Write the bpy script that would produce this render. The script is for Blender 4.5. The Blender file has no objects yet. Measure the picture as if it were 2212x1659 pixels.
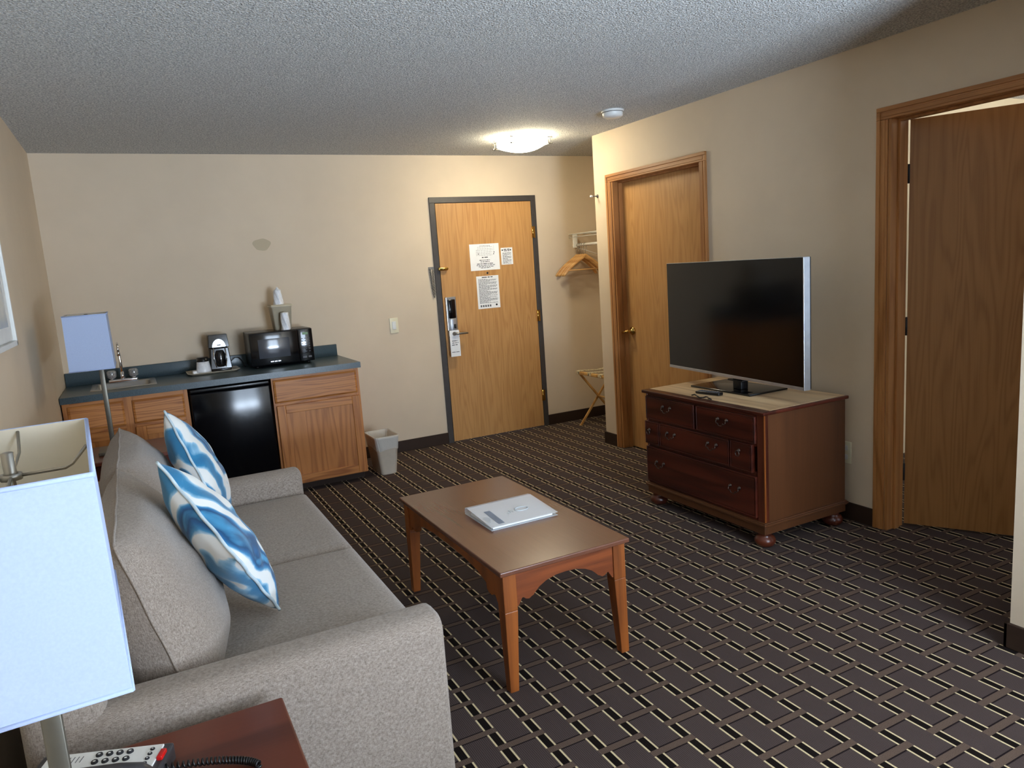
import bpy, bmesh, math, random
from math import sin, cos, pi, sqrt, radians
from mathutils import Vector, Matrix
random.seed(7)
S = bpy.context.scene; COL = S.collection

# ------------------------------------------------------------------ helpers
def lin(c):
    def f(v):
        v /= 255.0
        return v/12.92 if v <= .04045 else ((v+.055)/1.055)**2.4
    return (f(c[0]), f(c[1]), f(c[2]), 1)

class MB:
    def __init__(s): s.v = []; s.f = []; s.m = []; s.sm = []
    def add(s, vs, fs, mi=0, sm=False):
        n = len(s.v); s.v += [tuple(v) for v in vs]
        for f in fs: s.f.append([i+n for i in f]); s.m.append(mi); s.sm.append(sm)
        return s
    def box(s, x0, x1, y0, y1, z0, z1, mi=0):
        x0, x1 = sorted((x0, x1)); y0, y1 = sorted((y0, y1)); z0, z1 = sorted((z0, z1))
        vs = [(x, y, z) for z in (z0, z1) for y in (y0, y1) for x in (x0, x1)]
        return s.add(vs, [(0,2,3,1),(4,5,7,6),(0,1,5,4),(2,6,7,3),(0,4,6,2),(1,3,7,5)], mi)
    def hexa(s, b, t, mi=0):       # b, t: four bottom and four top points, same winding (ccw from above)
        return s.add(list(b)+list(t), [(3,2,1,0),(4,5,6,7),(0,1,5,4),(1,2,6,5),(2,3,7,6),(3,0,4,7)], mi)
    def prism(s, poly, ax, a, b, mi=0, sm=False):   # poly 2D extruded along axis ax from a to b
        n = len(poly)
        def P(p, t):
            return {0: (t, p[0], p[1]), 1: (p[0], t, p[1]), 2: (p[0], p[1], t)}[ax]
        vs = [P(p, a) for p in poly]+[P(p, b) for p in poly]
        s.add(vs, [list(range(n))[::-1], list(range(n, 2*n))], mi, False)
        k = len(s.v)-2*n
        for i in range(n):
            j = (i+1) % n; s.f.append([k+i, k+j, k+n+j, k+n+i]); s.m.append(mi); s.sm.append(sm)
        return s
    def tube(s, path, r, n=10, mi=0, closed=False, cap=True, sy=1.0):
        P = [Vector(p) for p in path]; N = len(P); R = r if isinstance(r, (list, tuple)) else [r]*N
        up = None; rings = []
        for i, p in enumerate(P):
            if closed: t = P[(i+1) % N]-P[i-1]
            else: t = P[min(i+1, N-1)]-P[max(i-1, 0)]
            t.normalize()
            if up is None:
                a = Vector((0, 0, 1)) if abs(t.z) < .9 else Vector((1, 0, 0)); up = (a-t*a.dot(t)).normalized()
            else: up = (up-t*up.dot(t)).normalized()
            w = t.cross(up)
            rings.append([p+(up*cos(2*pi*k/n)+w*sin(2*pi*k/n)*sy)*R[i] for k in range(n)])
        vs = [v for r_ in rings for v in r_]; fs = []
        for i in range(N if closed else N-1):
            j = (i+1) % N
            for k in range(n):
                l = (k+1) % n; fs.append((i*n+k, i*n+l, j*n+l, j*n+k))
        s.add(vs, fs, mi, True)
        if not closed and cap:
            b = len(s.v)-len(vs)
            s.f.append([b+k for k in range(n)][::-1]); s.m.append(mi); s.sm.append(False)
            s.f.append([b+(N-1)*n+k for k in range(n)]); s.m.append(mi); s.sm.append(False)
        return s
    def lathe(s, prof, c=(0, 0, 0), n=24, mi=0, ax=2, cap=True):
        vs = []
        for r, h in prof:
            for k in range(n):
                a = 2*pi*k/n; u, w = r*cos(a), r*sin(a)
                p = {2: (u, w, h), 1: (u, h, -w), 0: (h, u, w)}[ax]
                vs.append((c[0]+p[0], c[1]+p[1], c[2]+p[2]))
        fs = []
        for i in range(len(prof)-1):
            for k in range(n):
                l = (k+1) % n; fs.append((i*n+k, i*n+l, (i+1)*n+l, (i+1)*n+k))
        s.add(vs, fs, mi, True); b = len(s.v)-len(vs)
        if cap:
            s.f.append([b+k for k in range(n)][::-1]); s.m.append(mi); s.sm.append(False)
            e = b+(len(prof)-1)*n
            s.f.append([e+k for k in range(n)]); s.m.append(mi); s.sm.append(False)
        return s
    def grid(s, fn, nu, nv, mi=0, sm=True):
        vs = [fn(i/nu, j/nv) for j in range(nv+1) for i in range(nu+1)]
        fs = [(j*(nu+1)+i, j*(nu+1)+i+1, (j+1)*(nu+1)+i+1, (j+1)*(nu+1)+i) for j in range(nv) for i in range(nu)]
        return s.add(vs, fs, mi, sm)
    def rbox(s, x0, x1, y0, y1, z0, z1, r=.01, seg=3, mi=0):
        bm = bmesh.new(); bmesh.ops.create_cube(bm, size=1)
        for v in bm.verts:
            v.co = ((x0+x1)/2+v.co.x*(x1-x0), (y0+y1)/2+v.co.y*(y1-y0), (z0+z1)/2+v.co.z*(z1-z0))
        bmesh.ops.bevel(bm, geom=list(bm.edges), offset=r, segments=seg, affect='EDGES', profile=.5)
        bm.verts.ensure_lookup_table()
        s.add([v.co.copy() for v in bm.verts], [[v.index for v in f.verts] for f in bm.faces], mi, True); bm.free(); return s
    def xf(s, M, start=0):
        for i in range(start, len(s.v)): s.v[i] = tuple(M @ Vector(s.v[i]))
        return s

OFF = {}
def build(mb, name, mats, parent=None, bev=0, seg=2, loc=None, sub=0):
    me = bpy.data.meshes.new(name)
    if not isinstance(mats, (list, tuple)): mats = [mats]
    for m in mats: me.materials.append(m)
    off = Vector(OFF[parent.name]) if parent is not None else Vector(loc or (0, 0, 0))
    me.from_pydata([tuple(Vector(v)-off) for v in mb.v], [], mb.f)
    for p, mi, sm in zip(me.polygons, mb.m, mb.sm): p.material_index = mi; p.use_smooth = sm
    bm = bmesh.new(); bm.from_mesh(me); bmesh.ops.recalc_face_normals(bm, faces=bm.faces); bm.to_mesh(me); bm.free()
    me.update()
    o = bpy.data.objects.new(name, me); COL.objects.link(o)
    if parent is not None: o.parent = parent; OFF[o.name] = OFF[parent.name]
    else: o.location = off; OFF[o.name] = tuple(off)
    if bev:
        b = o.modifiers.new('bevel', 'BEVEL'); b.width = bev; b.segments = seg; b.limit_method = 'ANGLE'; b.angle_limit = radians(40)
        b.harden_normals = False
    if sub:
        b = o.modifiers.new('sub', 'SUBSURF'); b.levels = sub; b.render_levels = sub
    return o
def thing(name, label, cat, loc=(0, 0, 0), rz=0, group=None, local=False):
    o = bpy.data.objects.new(name, None); COL.objects.link(o); o.empty_display_size = .05
    o.location = loc; o.rotation_euler = (0, 0, rz); tag(o, label, cat, group)
    OFF[o.name] = (0, 0, 0) if local else tuple(loc); return o
SPLIT = {'corner_post', 'stile', 'rail', 'face_stile', 'face_rail', 'front_rail', 'foot', 'toe_kick', 'socket', 'shade_trim', 'door_stop', 'chrome_rail', 'key', 'small_key', 'apron_rail', 'jamb_board', 'packet'}
_build = build
def build(mb, name, mats, parent=None, **kw):
    if name not in SPLIT or parent is None: return _build(mb, name, mats, parent, **kw)
    n = len(mb.v); up = list(range(n))
    def fd(a):
        while up[a] != a: up[a] = up[up[a]]; a = up[a]
        return a
    for f in mb.f:
        for i in f[1:]: up[fd(i)] = fd(f[0])
    used = sorted({i for f in mb.f for i in f}); comp = {}
    for i in used: comp.setdefault(fd(i), []).append(i)
    boxes = []
    for k, ids in comp.items():
        P = [mb.v[i] for i in ids]; boxes.append([k, [min(p[a] for p in P)-.0005 for a in range(3)], [max(p[a] for p in P)+.0005 for a in range(3)]])
    cl = {b[0]: b[0] for b in boxes}
    def cf(a):
        while cl[a] != a: a = cl[a]
        return a
    for i in range(len(boxes)):
        for j in range(i):
            if all(boxes[i][1][a] < boxes[j][2][a] and boxes[j][1][a] < boxes[i][2][a] for a in range(3)): cl[cf(boxes[i][0])] = cf(boxes[j][0])
    out = []
    for g in sorted({cf(b[0]) for b in boxes}):
        m = MB(); mp = {}
        for f, mi, sm in zip(mb.f, mb.m, mb.sm):
            if cf(fd(f[0])) != g: continue
            nf = []
            for i in f:
                if i not in mp: mp[i] = len(m.v); m.v.append(mb.v[i])
                nf.append(mp[i])
            m.f.append(nf); m.m.append(mi); m.sm.append(sm)
        out.append(_build(m, name, mats, parent, **kw))
    return out[0]
def tag(o, label, cat, group=None):
    o['label'] = label; o['category'] = cat
    if group: o['group'] = group
    return o
def structure(o): o['kind'] = 'structure'; return o
def struct(mb, name, mats, bev=0): return structure(build(mb, name, mats, bev=bev))
def copy_tree(src, loc, rz=None, label=None, group=None):
    r = src.copy(); COL.objects.link(r); r.location = loc
    if rz is not None: r.rotation_euler = (0, 0, rz)
    if label: r['label'] = label
    if group: r['group'] = group
    for ch in list(src.children):
        c = ch.copy(); COL.objects.link(c); c.parent = r
        for g in list(ch.children):
            d = g.copy(); COL.objects.link(d); d.parent = c
    return r

# ------------------------------------------------------------------ materials
class Mat:
    def __init__(s, name):
        s.m = bpy.data.materials.new(name); s.m.use_nodes = True; s.t = s.m.node_tree; s.n = s.t.nodes
        s.b = s.n['Principled BSDF']; s.out = s.n['Material Output']
    def node(s, ty, **kw):
        n = s.n.new(ty)
        for k, v in kw.items(): setattr(n, k, v)
        return n
    def link(s, a, b): s.t.links.new(a, b)
    def sock(s, n, i, v):
        if hasattr(v, 'links') or isinstance(v, bpy.types.NodeSocket): s.link(v, n.inputs[i])
        else: n.inputs[i].default_value = v
    def math(s, op, a, b=0.0, c=None):
        n = s.node('ShaderNodeMath', operation=op); s.sock(n, 0, a); s.sock(n, 1, b)
        if c is not None: s.sock(n, 2, c)
        return n.outputs[0]
    def mix(s, f, a, b, blend='MIX'):
        n = s.node('ShaderNodeMix', data_type='RGBA', blend_type=blend)
        s.sock(n, 0, f); s.sock(n, 6, a); s.sock(n, 7, b); return n.outputs[2]
    def coord(s, kind='Object', scale=(1, 1, 1), loc=(0, 0, 0)):
        t = s.node('ShaderNodeTexCoord'); m = s.node('ShaderNodeMapping')
        s.link(t.outputs[kind], m.inputs[0]); m.inputs['Scale'].default_value = scale; m.inputs['Location'].default_value = loc
        return m.outputs[0]
    def noise(s, vec, scale=5, detail=2, rough=.5, dist=0):
        n = s.node('ShaderNodeTexNoise'); s.link(vec, n.inputs['Vector'])
        n.inputs['Scale'].default_value = scale; n.inputs['Detail'].default_value = detail
        n.inputs['Roughness'].default_value = rough; n.inputs['Distortion'].default_value = dist
        return n.outputs[0]
    def ramp(s, f, stops, interp='LINEAR'):
        n = s.node('ShaderNodeValToRGB'); n.color_ramp.interpolation = interp; e = n.color_ramp.elements
        while len(e) < len(stops): e.new(.5)
        for el, (p, c) in zip(e, stops): el.position = p; el.color = c if len(c) == 4 else (*c, 1)
        s.link(f, n.inputs[0]); return n.outputs[0]
    def bump(s, h, strength=.3, dist=.01):
        n = s.node('ShaderNodeBump'); s.link(h, n.inputs['Height']); n.inputs['Strength'].default_value = strength
        n.inputs['Distance'].default_value = dist; s.link(n.outputs[0], s.b.inputs['Normal']); return n
    def set(s, col=None, rough=.5, metal=0, spec=None, **kw):
        if col is not None: s.sock(s.b, 'Base Color', col)
        s.sock(s.b, 'Roughness', rough); s.b.inputs['Metallic'].default_value = metal
        if spec is not None: s.b.inputs['Specular IOR Level'].default_value = spec
        for k, v in kw.items(): s.b.inputs[k.replace('_', ' ')].default_value = v
        return s
def plain(name, rgb, rough=.5, metal=0, spec=None, var=.06, nscale=30, bump=0, **kw):
    m = Mat(name); v = m.coord(); n = m.noise(v, nscale, 3)
    c = lin(rgb); a = tuple(x*(1-var) for x in c[:3])+(1,); b = tuple(min(1, x*(1+var)) for x in c[:3])+(1,)
    m.set(m.ramp(n, [(.3, a), (.7, b)]), rough, metal, spec, **kw)
    if bump: m.bump(n, bump, .002)
    return m.m
def wood(name, dark, light, axis=2, scale=1.0, rough=.45, ring=14, fine=.35, spec=.4, bump=.05, loc=(0, 0, 0)):
    m = Mat(name); s = [7*scale]*3; s[axis] = .55*scale
    v = m.coord(scale=tuple(s), loc=loc); n = m.noise(v, 1.0, 2, .45, .25)
    r = m.math('SINE', m.math('MULTIPLY', n, ring*6.283)); r = m.math('MULTIPLY_ADD', r, .5, .5)
    r = m.math('POWER', r, 1.6)
    f = [170*scale]*3; f[axis] = 3.5*scale
    v2 = m.coord(scale=tuple(f)); n2 = m.noise(v2, 1.0, 3, .6)
    k = m.math('ADD', m.math('MULTIPLY', r, 1-fine), m.math('MULTIPLY', n2, fine*1.2))
    big = m.noise(m.coord(scale=(1.2, 1.2, 1.2)), 2, 2)
    k = m.math('ADD', k, m.math('MULTIPLY_ADD', big, .4, -.2))
    c = m.ramp(k, [(.05, lin(light)), (.55, tuple((x*.55+y*.45) for x, y in zip(lin(light), lin(dark)))), (.98, lin(dark))])
    m.set(c, rough, 0, spec); m.bump(k, bump, .001); return m.m

def wall_mat(name, rgb, patchy=True):
    m = Mat(name); v = m.coord()
    n = m.noise(v, 1.3, 4, .6); n2 = m.noise(v, 180, 2, .6)
    c = lin(rgb); c2 = tuple(x*1.07 for x in c[:3])+(1,); c1 = tuple(x*.95 for x in c[:3])+(1,)
    m.set(m.ramp(n, [(.3, c1), (.7, c2)]), .62, 0, .35); m.bump(n2, .18, .002); return m.m
M_wall = wall_mat('wall_paint', (212, 194, 169))
M_bedwall = wall_mat('bedroom_paint', (226, 214, 186))
def ceil_mat():
    m = Mat('popcorn_ceiling'); v = m.coord()
    n = m.noise(v, 115, 3, .65); vo = m.node('ShaderNodeTexVoronoi'); m.link(v, vo.inputs[0]); vo.inputs['Scale'].default_value = 140
    h = m.math('ADD', m.math('MULTIPLY', n, 1.2), m.math('MULTIPLY', vo.outputs['Distance'], -.8))
    m.set(m.ramp(n, [(.38, lin((190, 191, 191))), (.6, lin((252, 251, 247)))]), .85, 0, .2); m.bump(h, 1.0, .014); return m.m
M_ceil = ceil_mat()
def carpet():
    m = Mat('patterned_carpet'); v = m.coord(); sp = m.node('ShaderNodeSeparateXYZ'); m.link(v, sp.inputs[0])
    X, Y = sp.outputs[0], sp.outputs[1]; F = m.math
    px, py = .1270, .0928
    tx = F('DIVIDE', F('ADD', X, .6025), px); ix = F('FLOOR', F('ADD', tx, .5)); fx = F('ABSOLUTE', F('MULTIPLY', F('SUBTRACT', tx, ix), px))
    ty = F('DIVIDE', F('ADD', Y, 3.998), py); iy = F('FLOOR', F('ADD', ty, .5)); fy = F('ABSOLUTE', F('MULTIPLY', F('SUBTRACT', ty, iy), py))
    gap = F('LESS_THAN', fy, .0125); seg = F('SUBTRACT', 1.0, gap)
    track = F('LESS_THAN', fx, .0185); inner = F('LESS_THAN', fx, .0122)
    cream = F('MULTIPLY', F('MULTIPLY', track, F('SUBTRACT', 1.0, inner)), seg)
    black = F('MULTIPLY', inner, seg)
    jx = F('FLOOR', tx); par = F('FLOORED_MODULO', F('ADD', jx, iy), 2.0); has = F('LESS_THAN', F('ABSOLUTE', par), .5)
    bar = F('MAXIMUM', F('MULTIPLY', has, gap), F('MULTIPLY', track, gap))
    wide = F('LESS_THAN', fy, .0175)
    edge = F('MULTIPLY', F('MULTIPLY', has, wide), F('MULTIPLY', seg, F('SUBTRACT', 1.0, track)))
    wv = m.node('ShaderNodeTexWave'); m.link(m.coord(scale=(1, 1, 1)), wv.inputs[0]); wv.bands_direction = 'X'
    wv.inputs['Scale'].default_value = 52; wv.inputs['Distortion'].default_value = 1.5; wv.inputs['Detail'].default_value = 1
    n = m.noise(v, 420, 2, .7); nb = m.noise(v, 1.6, 2)
    t = F('ADD', F('MULTIPLY', wv.outputs[1], .5), F('MULTIPLY', n, .6))
    base = m.ramp(t, [(.2, lin((54, 44, 42))), (.85, lin((88, 76, 73)))])
    c = m.mix(edge, base, lin((30, 22, 24)))
    barc = m.ramp(n, [(.3, lin((78, 63, 54))), (.7, lin((108, 91, 80)))])
    c = m.mix(bar, c, barc); c = m.mix(black, c, lin((24, 18, 16)))
    crc = m.ramp(n, [(.3, lin((188, 168, 128))), (.7, lin((228, 210, 172)))])
    c = m.mix(cream, c, crc)
    m.set(c, .95, 0, .1); m.bump(t, .35, .003); return m.m
M_carpet = carpet()
M_oak = wood('door_oak', (168, 118, 66), (202, 154, 96), 2, 1.3, .42, 11, .68)
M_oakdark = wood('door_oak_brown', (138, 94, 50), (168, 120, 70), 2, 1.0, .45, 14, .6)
M_trim = wood('oak_trim', (150, 98, 52), (190, 134, 80), 2, 1.6, .4, 4, .5)
M_trimh = wood('oak_trim_horizontal', (150, 98, 52), (190, 134, 80), 1, 1.6, .4, 4, .5)
M_cab = wood('cabinet_oak', (150, 88, 38), (200, 132, 68), 2, 1.6, .42, 7, .5, loc=(3, 1, 2))
M_cabh = wood('cabinet_oak_horizontal', (144, 82, 34), (202, 134, 70), 0, 1.7, .42, 8, .4, loc=(1, 5, 2))
M_cherry = wood('dark_cherry', (46, 16, 10), (88, 36, 22), 1, 1.2, .28, 3, .4, .5)
M_cherryside = wood('cherry_side', (50, 27, 15), (94, 56, 30), 2, .8, .4, 1.4, .45, .4)
M_cherryz = wood('dark_cherry_upright', (52, 20, 12), (96, 44, 26), 2, 1.2, .3, 3, .4, .5)
M_topwood = wood('dresser_top_wood', (190, 156, 116), (236, 208, 166), 1, 1.5, .35, 2.5, .3, .5)
M_coffee = wood('coffee_table_wood', (100, 50, 18), (164, 92, 38), 2, 1.6, .36, 2.0, .55, .5)
M_coffeeap = wood('coffee_apron_wood', (98, 46, 20), (150, 78, 36), 0, 1.6, .36, 2.5, .5, .5)
M_coffeetop = wood('coffee_top_wood', (86, 50, 36), (112, 70, 52), 1, 1.2, .26, 1.5, .5, .6)
M_endtop = wood('end_table_wood', (74, 32, 18), (104, 50, 32), 0, 1.2, .3, 1.8, .4, .5)
M_pine = wood('pale_rack_wood', (176, 124, 60), (224, 178, 108), 2, 1.5, .4, 3, .5)
M_hangw = wood('hanger_wood', (184, 130, 72), (232, 184, 120), 0, 2.0, .35, 3, .5)
M_base = plain('dark_vinyl', (52, 37, 28), .6, var=.05, spec=.25)
M_dkmetal = plain('dark_frame_paint', (72, 68, 66), .4, .2)
M_black = plain('black_plastic', (14, 14, 16), .28, var=.1)
M_blackg = plain('black_gloss', (7, 8, 12), .1, var=.1, spec=.6)
M_fridge = plain('fridge_black', (7, 8, 12), .13, var=.1, spec=.3)
M_screen = plain('tv_screen', (9, 8, 8), .13, var=.02, spec=.45)
M_silver = plain('silver_trim', (190, 194, 200), .3, .85)
M_chrome = plain('chrome', (225, 225, 228), .12, 1.0, var=.02)
M_steel = plain('brushed_steel', (190, 190, 188), .3, 1.0, var=.04)
M_nickel = plain('brushed_nickel', (150, 146, 138), .34, .9)
M_bronze = plain('lamp_metal', (112, 108, 98), .4, .75)
M_brass = plain('brass', (206, 170, 96), .2, 1.0)
M_pewter = plain('pewter_pull', (84, 72, 66), .4, .9)
M_white = plain('white_plastic', (226, 226, 222), .4, var=.03)
M_wire = plain('white_wire', (236, 234, 228), .4, var=.02)
M_ivory = plain('ivory_plastic', (228, 220, 190), .4, var=.03)
M_paper = plain('paper', (236, 237, 238), .7, var=.02)
M_ink = plain('ink', (92, 94, 100), .7)
M_inkdk = plain('dark_ink', (30, 30, 34), .7)
M_tan = plain('tan_plastic', (204, 192, 166), .5, var=.04)
M_can = plain('beige_plastic', (196, 184, 166), .45, var=.03)
M_red = plain('red_lens', (196, 20, 18), .3)
M_dgrey = plain('charcoal_plastic', (56, 54, 56), .35, var=.05)
M_green = plain('green_display', (90, 130, 60), .4)
def counter_mat():
    m = Mat('laminate'); v = m.coord(); n = m.noise(v, 260, 3, .7)
    m.set(m.ramp(n, [(.35, lin((46, 60, 66))), (.65, lin((74, 92, 100)))]), .3, 0, .5); return m.m
M_lam = counter_mat()
def fabric(name, a, b, sc=1.0):
    m = Mat(name); v = m.coord()
    n1 = m.noise(m.coord(scale=(380*sc, 380*sc, 60*sc)), 1, 2, .6); n2 = m.noise(m.coord(scale=(60*sc, 60*sc, 420*sc)), 1, 2, .6)
    n3 = m.noise(m.coord(scale=(60*sc, 420*sc, 60*sc)), 1, 2, .6)
    k = m.math('MULTIPLY', m.math('ADD', m.math('ADD', n1, n2), n3), .333)
    m.set(m.ramp(k, [(.38, lin(a)), (.62, lin(b))]), .92, 0, .15)
    m.b.inputs['Sheen Weight'].default_value = .25; m.bump(k, .5, .004); return m.m
M_sofa = fabric('grey_upholstery', (114, 102, 92), (170, 157, 145), 2.2)
def shade_mat():
    m = Mat('lamp_shade_fabric'); n = m.noise(m.coord(scale=(300, 300, 300)), 1, 2)
    c = m.ramp(n, [(.3, lin((196, 212, 246))), (.7, lin((202, 218, 250)))])
    m.set(c, .9, 0, .15); tr = m.node('ShaderNodeBsdfTranslucent'); m.link(c, tr.inputs[0])
    mx = m.node('ShaderNodeMixShader'); mx.inputs[0].default_value = .3
    m.link(m.b.outputs[0], mx.inputs[1]); m.link(tr.outputs[0], mx.inputs[2]); m.link(mx.outputs[0], m.out.inputs[0]); return m.m
M_shade = shade_mat()
M_shadein = plain('shade_lining', (226, 218, 200), .9, var=.02)
def pillow_mat(name, loc):
    m = Mat(name); v = m.coord(loc=loc)
    n0 = m.node('ShaderNodeTexNoise'); m.link(v, n0.inputs['Vector']); n0.inputs['Scale'].default_value = 4.2; n0.inputs['Detail'].default_value = 2
    mv = m.node('ShaderNodeVectorMath', operation='MULTIPLY_ADD'); m.link(n0.outputs[1], mv.inputs[0]); mv.inputs[1].default_value = (.34, .34, .34); m.link(v, mv.inputs[2])
    w = m.node('ShaderNodeTexWave'); m.link(mv.outputs[0], w.inputs[0]); w.bands_direction = 'DIAGONAL'; w.inputs['Scale'].default_value = 1.7
    w.inputs['Distortion'].default_value = 2.6; w.inputs['Detail'].default_value = 1.2; w.inputs['Detail Scale'].default_value = 1.2
    k = m.math('ADD', m.math('MULTIPLY', w.outputs[1], .82), m.math('MULTIPLY', m.noise(mv.outputs[0], 9, 4, .6), .3))
    W_ = lin((232, 234, 232)); c = m.ramp(k, [(0, lin((28, 92, 136))), (.2, lin((52, 132, 178))), (.27, lin((150, 196, 222))), (.31, W_),
        (.68, W_), (.71, lin((176, 206, 224))), (.77, lin((66, 142, 188))), (.86, lin((30, 96, 148))), (.92, lin((22, 74, 116))), (1.0, lin((70, 150, 196)))])
    m.set(c, .6, 0, .3); m.b.inputs['Sheen Weight'].default_value = .2
    m.bump(m.noise(v, 14, 3), .25, .01); return m.m
M_pillow1 = pillow_mat('watercolour_fabric', (0, 0, 0)); M_pillow2 = pillow_mat('watercolour_fabric_b', (1.3, .6, .2))
def clear_mat(name, rgb, alpha, rough=.25, bs=.5):
    m = Mat(name); m.set(lin(rgb), rough, 0, .5); m.b.inputs['Alpha'].default_value = alpha
    n = m.noise(m.coord(scale=(1, 1, 1)), 60, 3, .6); m.bump(n, bs, .004); return m.m
M_bag = clear_mat('clear_liner', (232, 232, 228), .42, .2)
M_film = clear_mat('clear_vinyl', (246, 250, 255), .45, .12, .06)
M_wrap = plain('crinkled_wrap', (232, 234, 238), .25, var=.08, nscale=60, bump=1.0)
M_acrylic = plain('acrylic_knob', (150, 152, 152), .08, .3, spec=.9, var=.5, nscale=160)
def glass_mat():
    m = Mat('window_glass'); t = m.node('ShaderNodeBsdfTransparent'); g = m.node('ShaderNodeBsdfGlossy'); g.inputs['Roughness'].default_value = .02
    mx = m.node('ShaderNodeMixShader'); mx.inputs[0].default_value = .06
    m.link(t.outputs[0], mx.inputs[1]); m.link(g.outputs[0], mx.inputs[2]); m.link(mx.outputs[0], m.out.inputs[0]); return m.m
M_glass = glass_mat()
def emit(name, rgb, st):
    m = Mat(name); m.set(lin(rgb), .3); m.b.inputs['Emission Color'].default_value = lin(rgb); m.b.inputs['Emission Strength'].default_value = st; return m.m
M_glow = emit('lit_glass', (255, 242, 208), 31.0)

# ------------------------------------------------------------------ room
L, R_, H = -2.798, .970, 2.416
YP = -.926; XA = 1.66; YN = -6.95; T = .12; XW = .31; YW = -4.41
D1 = (-2.125, -1.150); D2 = (-4.285, -3.43); DZ = 2.045
struct(MB().box(L-T, 5.2, YN-T, T+.3, -.08, 0), 'floor', M_carpet)
struct(MB().box(L-T, 5.2, YN-T, T+.3, H, H+.1), 'ceiling', M_ceil)
struct(MB().box(L-T, L, YN-T, T, 0, H), 'wall_left', M_wall)
fr = .047
b = MB().box(L, -fr, 0, T, 0, H).box(.9103+fr, XA+T, 0, T, 0, H).box(-fr, .9103+fr, 0, T, 2.032+fr, H)
struct(b, 'wall_back', M_wall)
b = MB().box(R_, R_+T, D1[1], YP, 0, H).box(R_, R_+T, D2[1], D1[0], 0, H).box(R_, R_+T, YW, D2[0], 0, H)
b.box(R_, R_+T, D1[0], D1[1], DZ+.015, H).box(R_, R_+T, D2[0], D2[1], DZ+.015, H)
b.box(R_+T, XA, YP-T, YP, 0, H)
struct(b, 'wall_right', M_wall)
struct(MB().box(XA, XA+T, YP-T, 0, 0, H), 'wall_alcove', M_wall)
struct(MB().box(XW, R_, YW-T, YW, 0, H).box(XW, XW+T, YN, YW-T, 0, H), 'wall_corner', M_wall)
WX0, WX1, WZ0, WZ1 = -1.15, .16, .45, 2.12
b = MB().box(L, WX0, YN-T, YN, 0, H).box(WX1, XW+T, YN-T, YN, 0, H).box(WX0, WX1, YN-T, YN, 0, WZ0).box(WX0, WX1, YN-T, YN, WZ1, H)
struct(b, 'wall_near', M_wall)
w = thing('window_1', '', '', (-.5, YN, WZ0)); del w['label'], w['category']; structure(w)
b = MB(); f_ = .05
b.box(WX0, WX0+f_, YN-.09, YN-.03, WZ0, WZ1).box(WX1-f_, WX1, YN-.09, YN-.03, WZ0, WZ1).box(WX0, WX1, YN-.09, YN-.03, WZ0, WZ0+f_).box(WX0, WX1, YN-.09, YN-.03, WZ1-f_, WZ1)
b.box((WX0+WX1)/2-.02, (WX0+WX1)/2+.02, YN-.09, YN-.03, WZ0, WZ1)
build(b, 'window_frame', M_white, w, bev=.004)
build(MB().box(WX0+.02, WX1-.02, YN-.065, YN-.06, WZ0+.02, WZ1-.02), 'pane', M_glass, w)
# bedroom and bathroom shells behind the partition
b = MB().box(5.0, 5.1, YN, -2.6, 0, H).box(R_+T, 5.1, -2.6, -2.5, 0, H).box(XW+T, 2.0, YN-T, YN, 0, H).box(3.6, 5.1, YN-T, YN, 0, H).box(2.0, 3.6, YN-T, YN, 2.15, H).box(2.0, 3.6, YN-T, YN, 0, .5)
struct(b, 'wall_bedroom', M_bedwall)
struct(MB().box(XA+T, XA+T+.1, -2.5, YP, 0, H), 'wall_bathroom', M_bedwall)
# baseboards
bb = .095
def base(name, *boxes):
    m = MB()
    for x in boxes: m.box(*x)
    return struct(m, name, M_base, .003)
base('baseboard_back', (-.925, -fr, -.012, 0, 0, bb), (.9103+fr, XA, -.012, 0, 0, bb))
base('baseboard_right', (R_-.012, R_, -1.095, YP, 0, bb), (R_-.012, R_, -3.373, -2.182, 0, bb), (R_-.012, R_, YW, -4.342, 0, bb), (R_-.012, XA, YP, YP+.012, 0, bb))
base('baseboard_corner', (XW-.014, R_-.012, YW, YW+.014, 0, bb), (XW-.014, XW, YN, YW+.014, 0, bb))
base('baseboard_left', (L, L+.012, YN, -.66, 0, bb))
base('baseboard_alcove', (XA-.012, XA, YP+.012, -.012, 0, bb))

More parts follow.
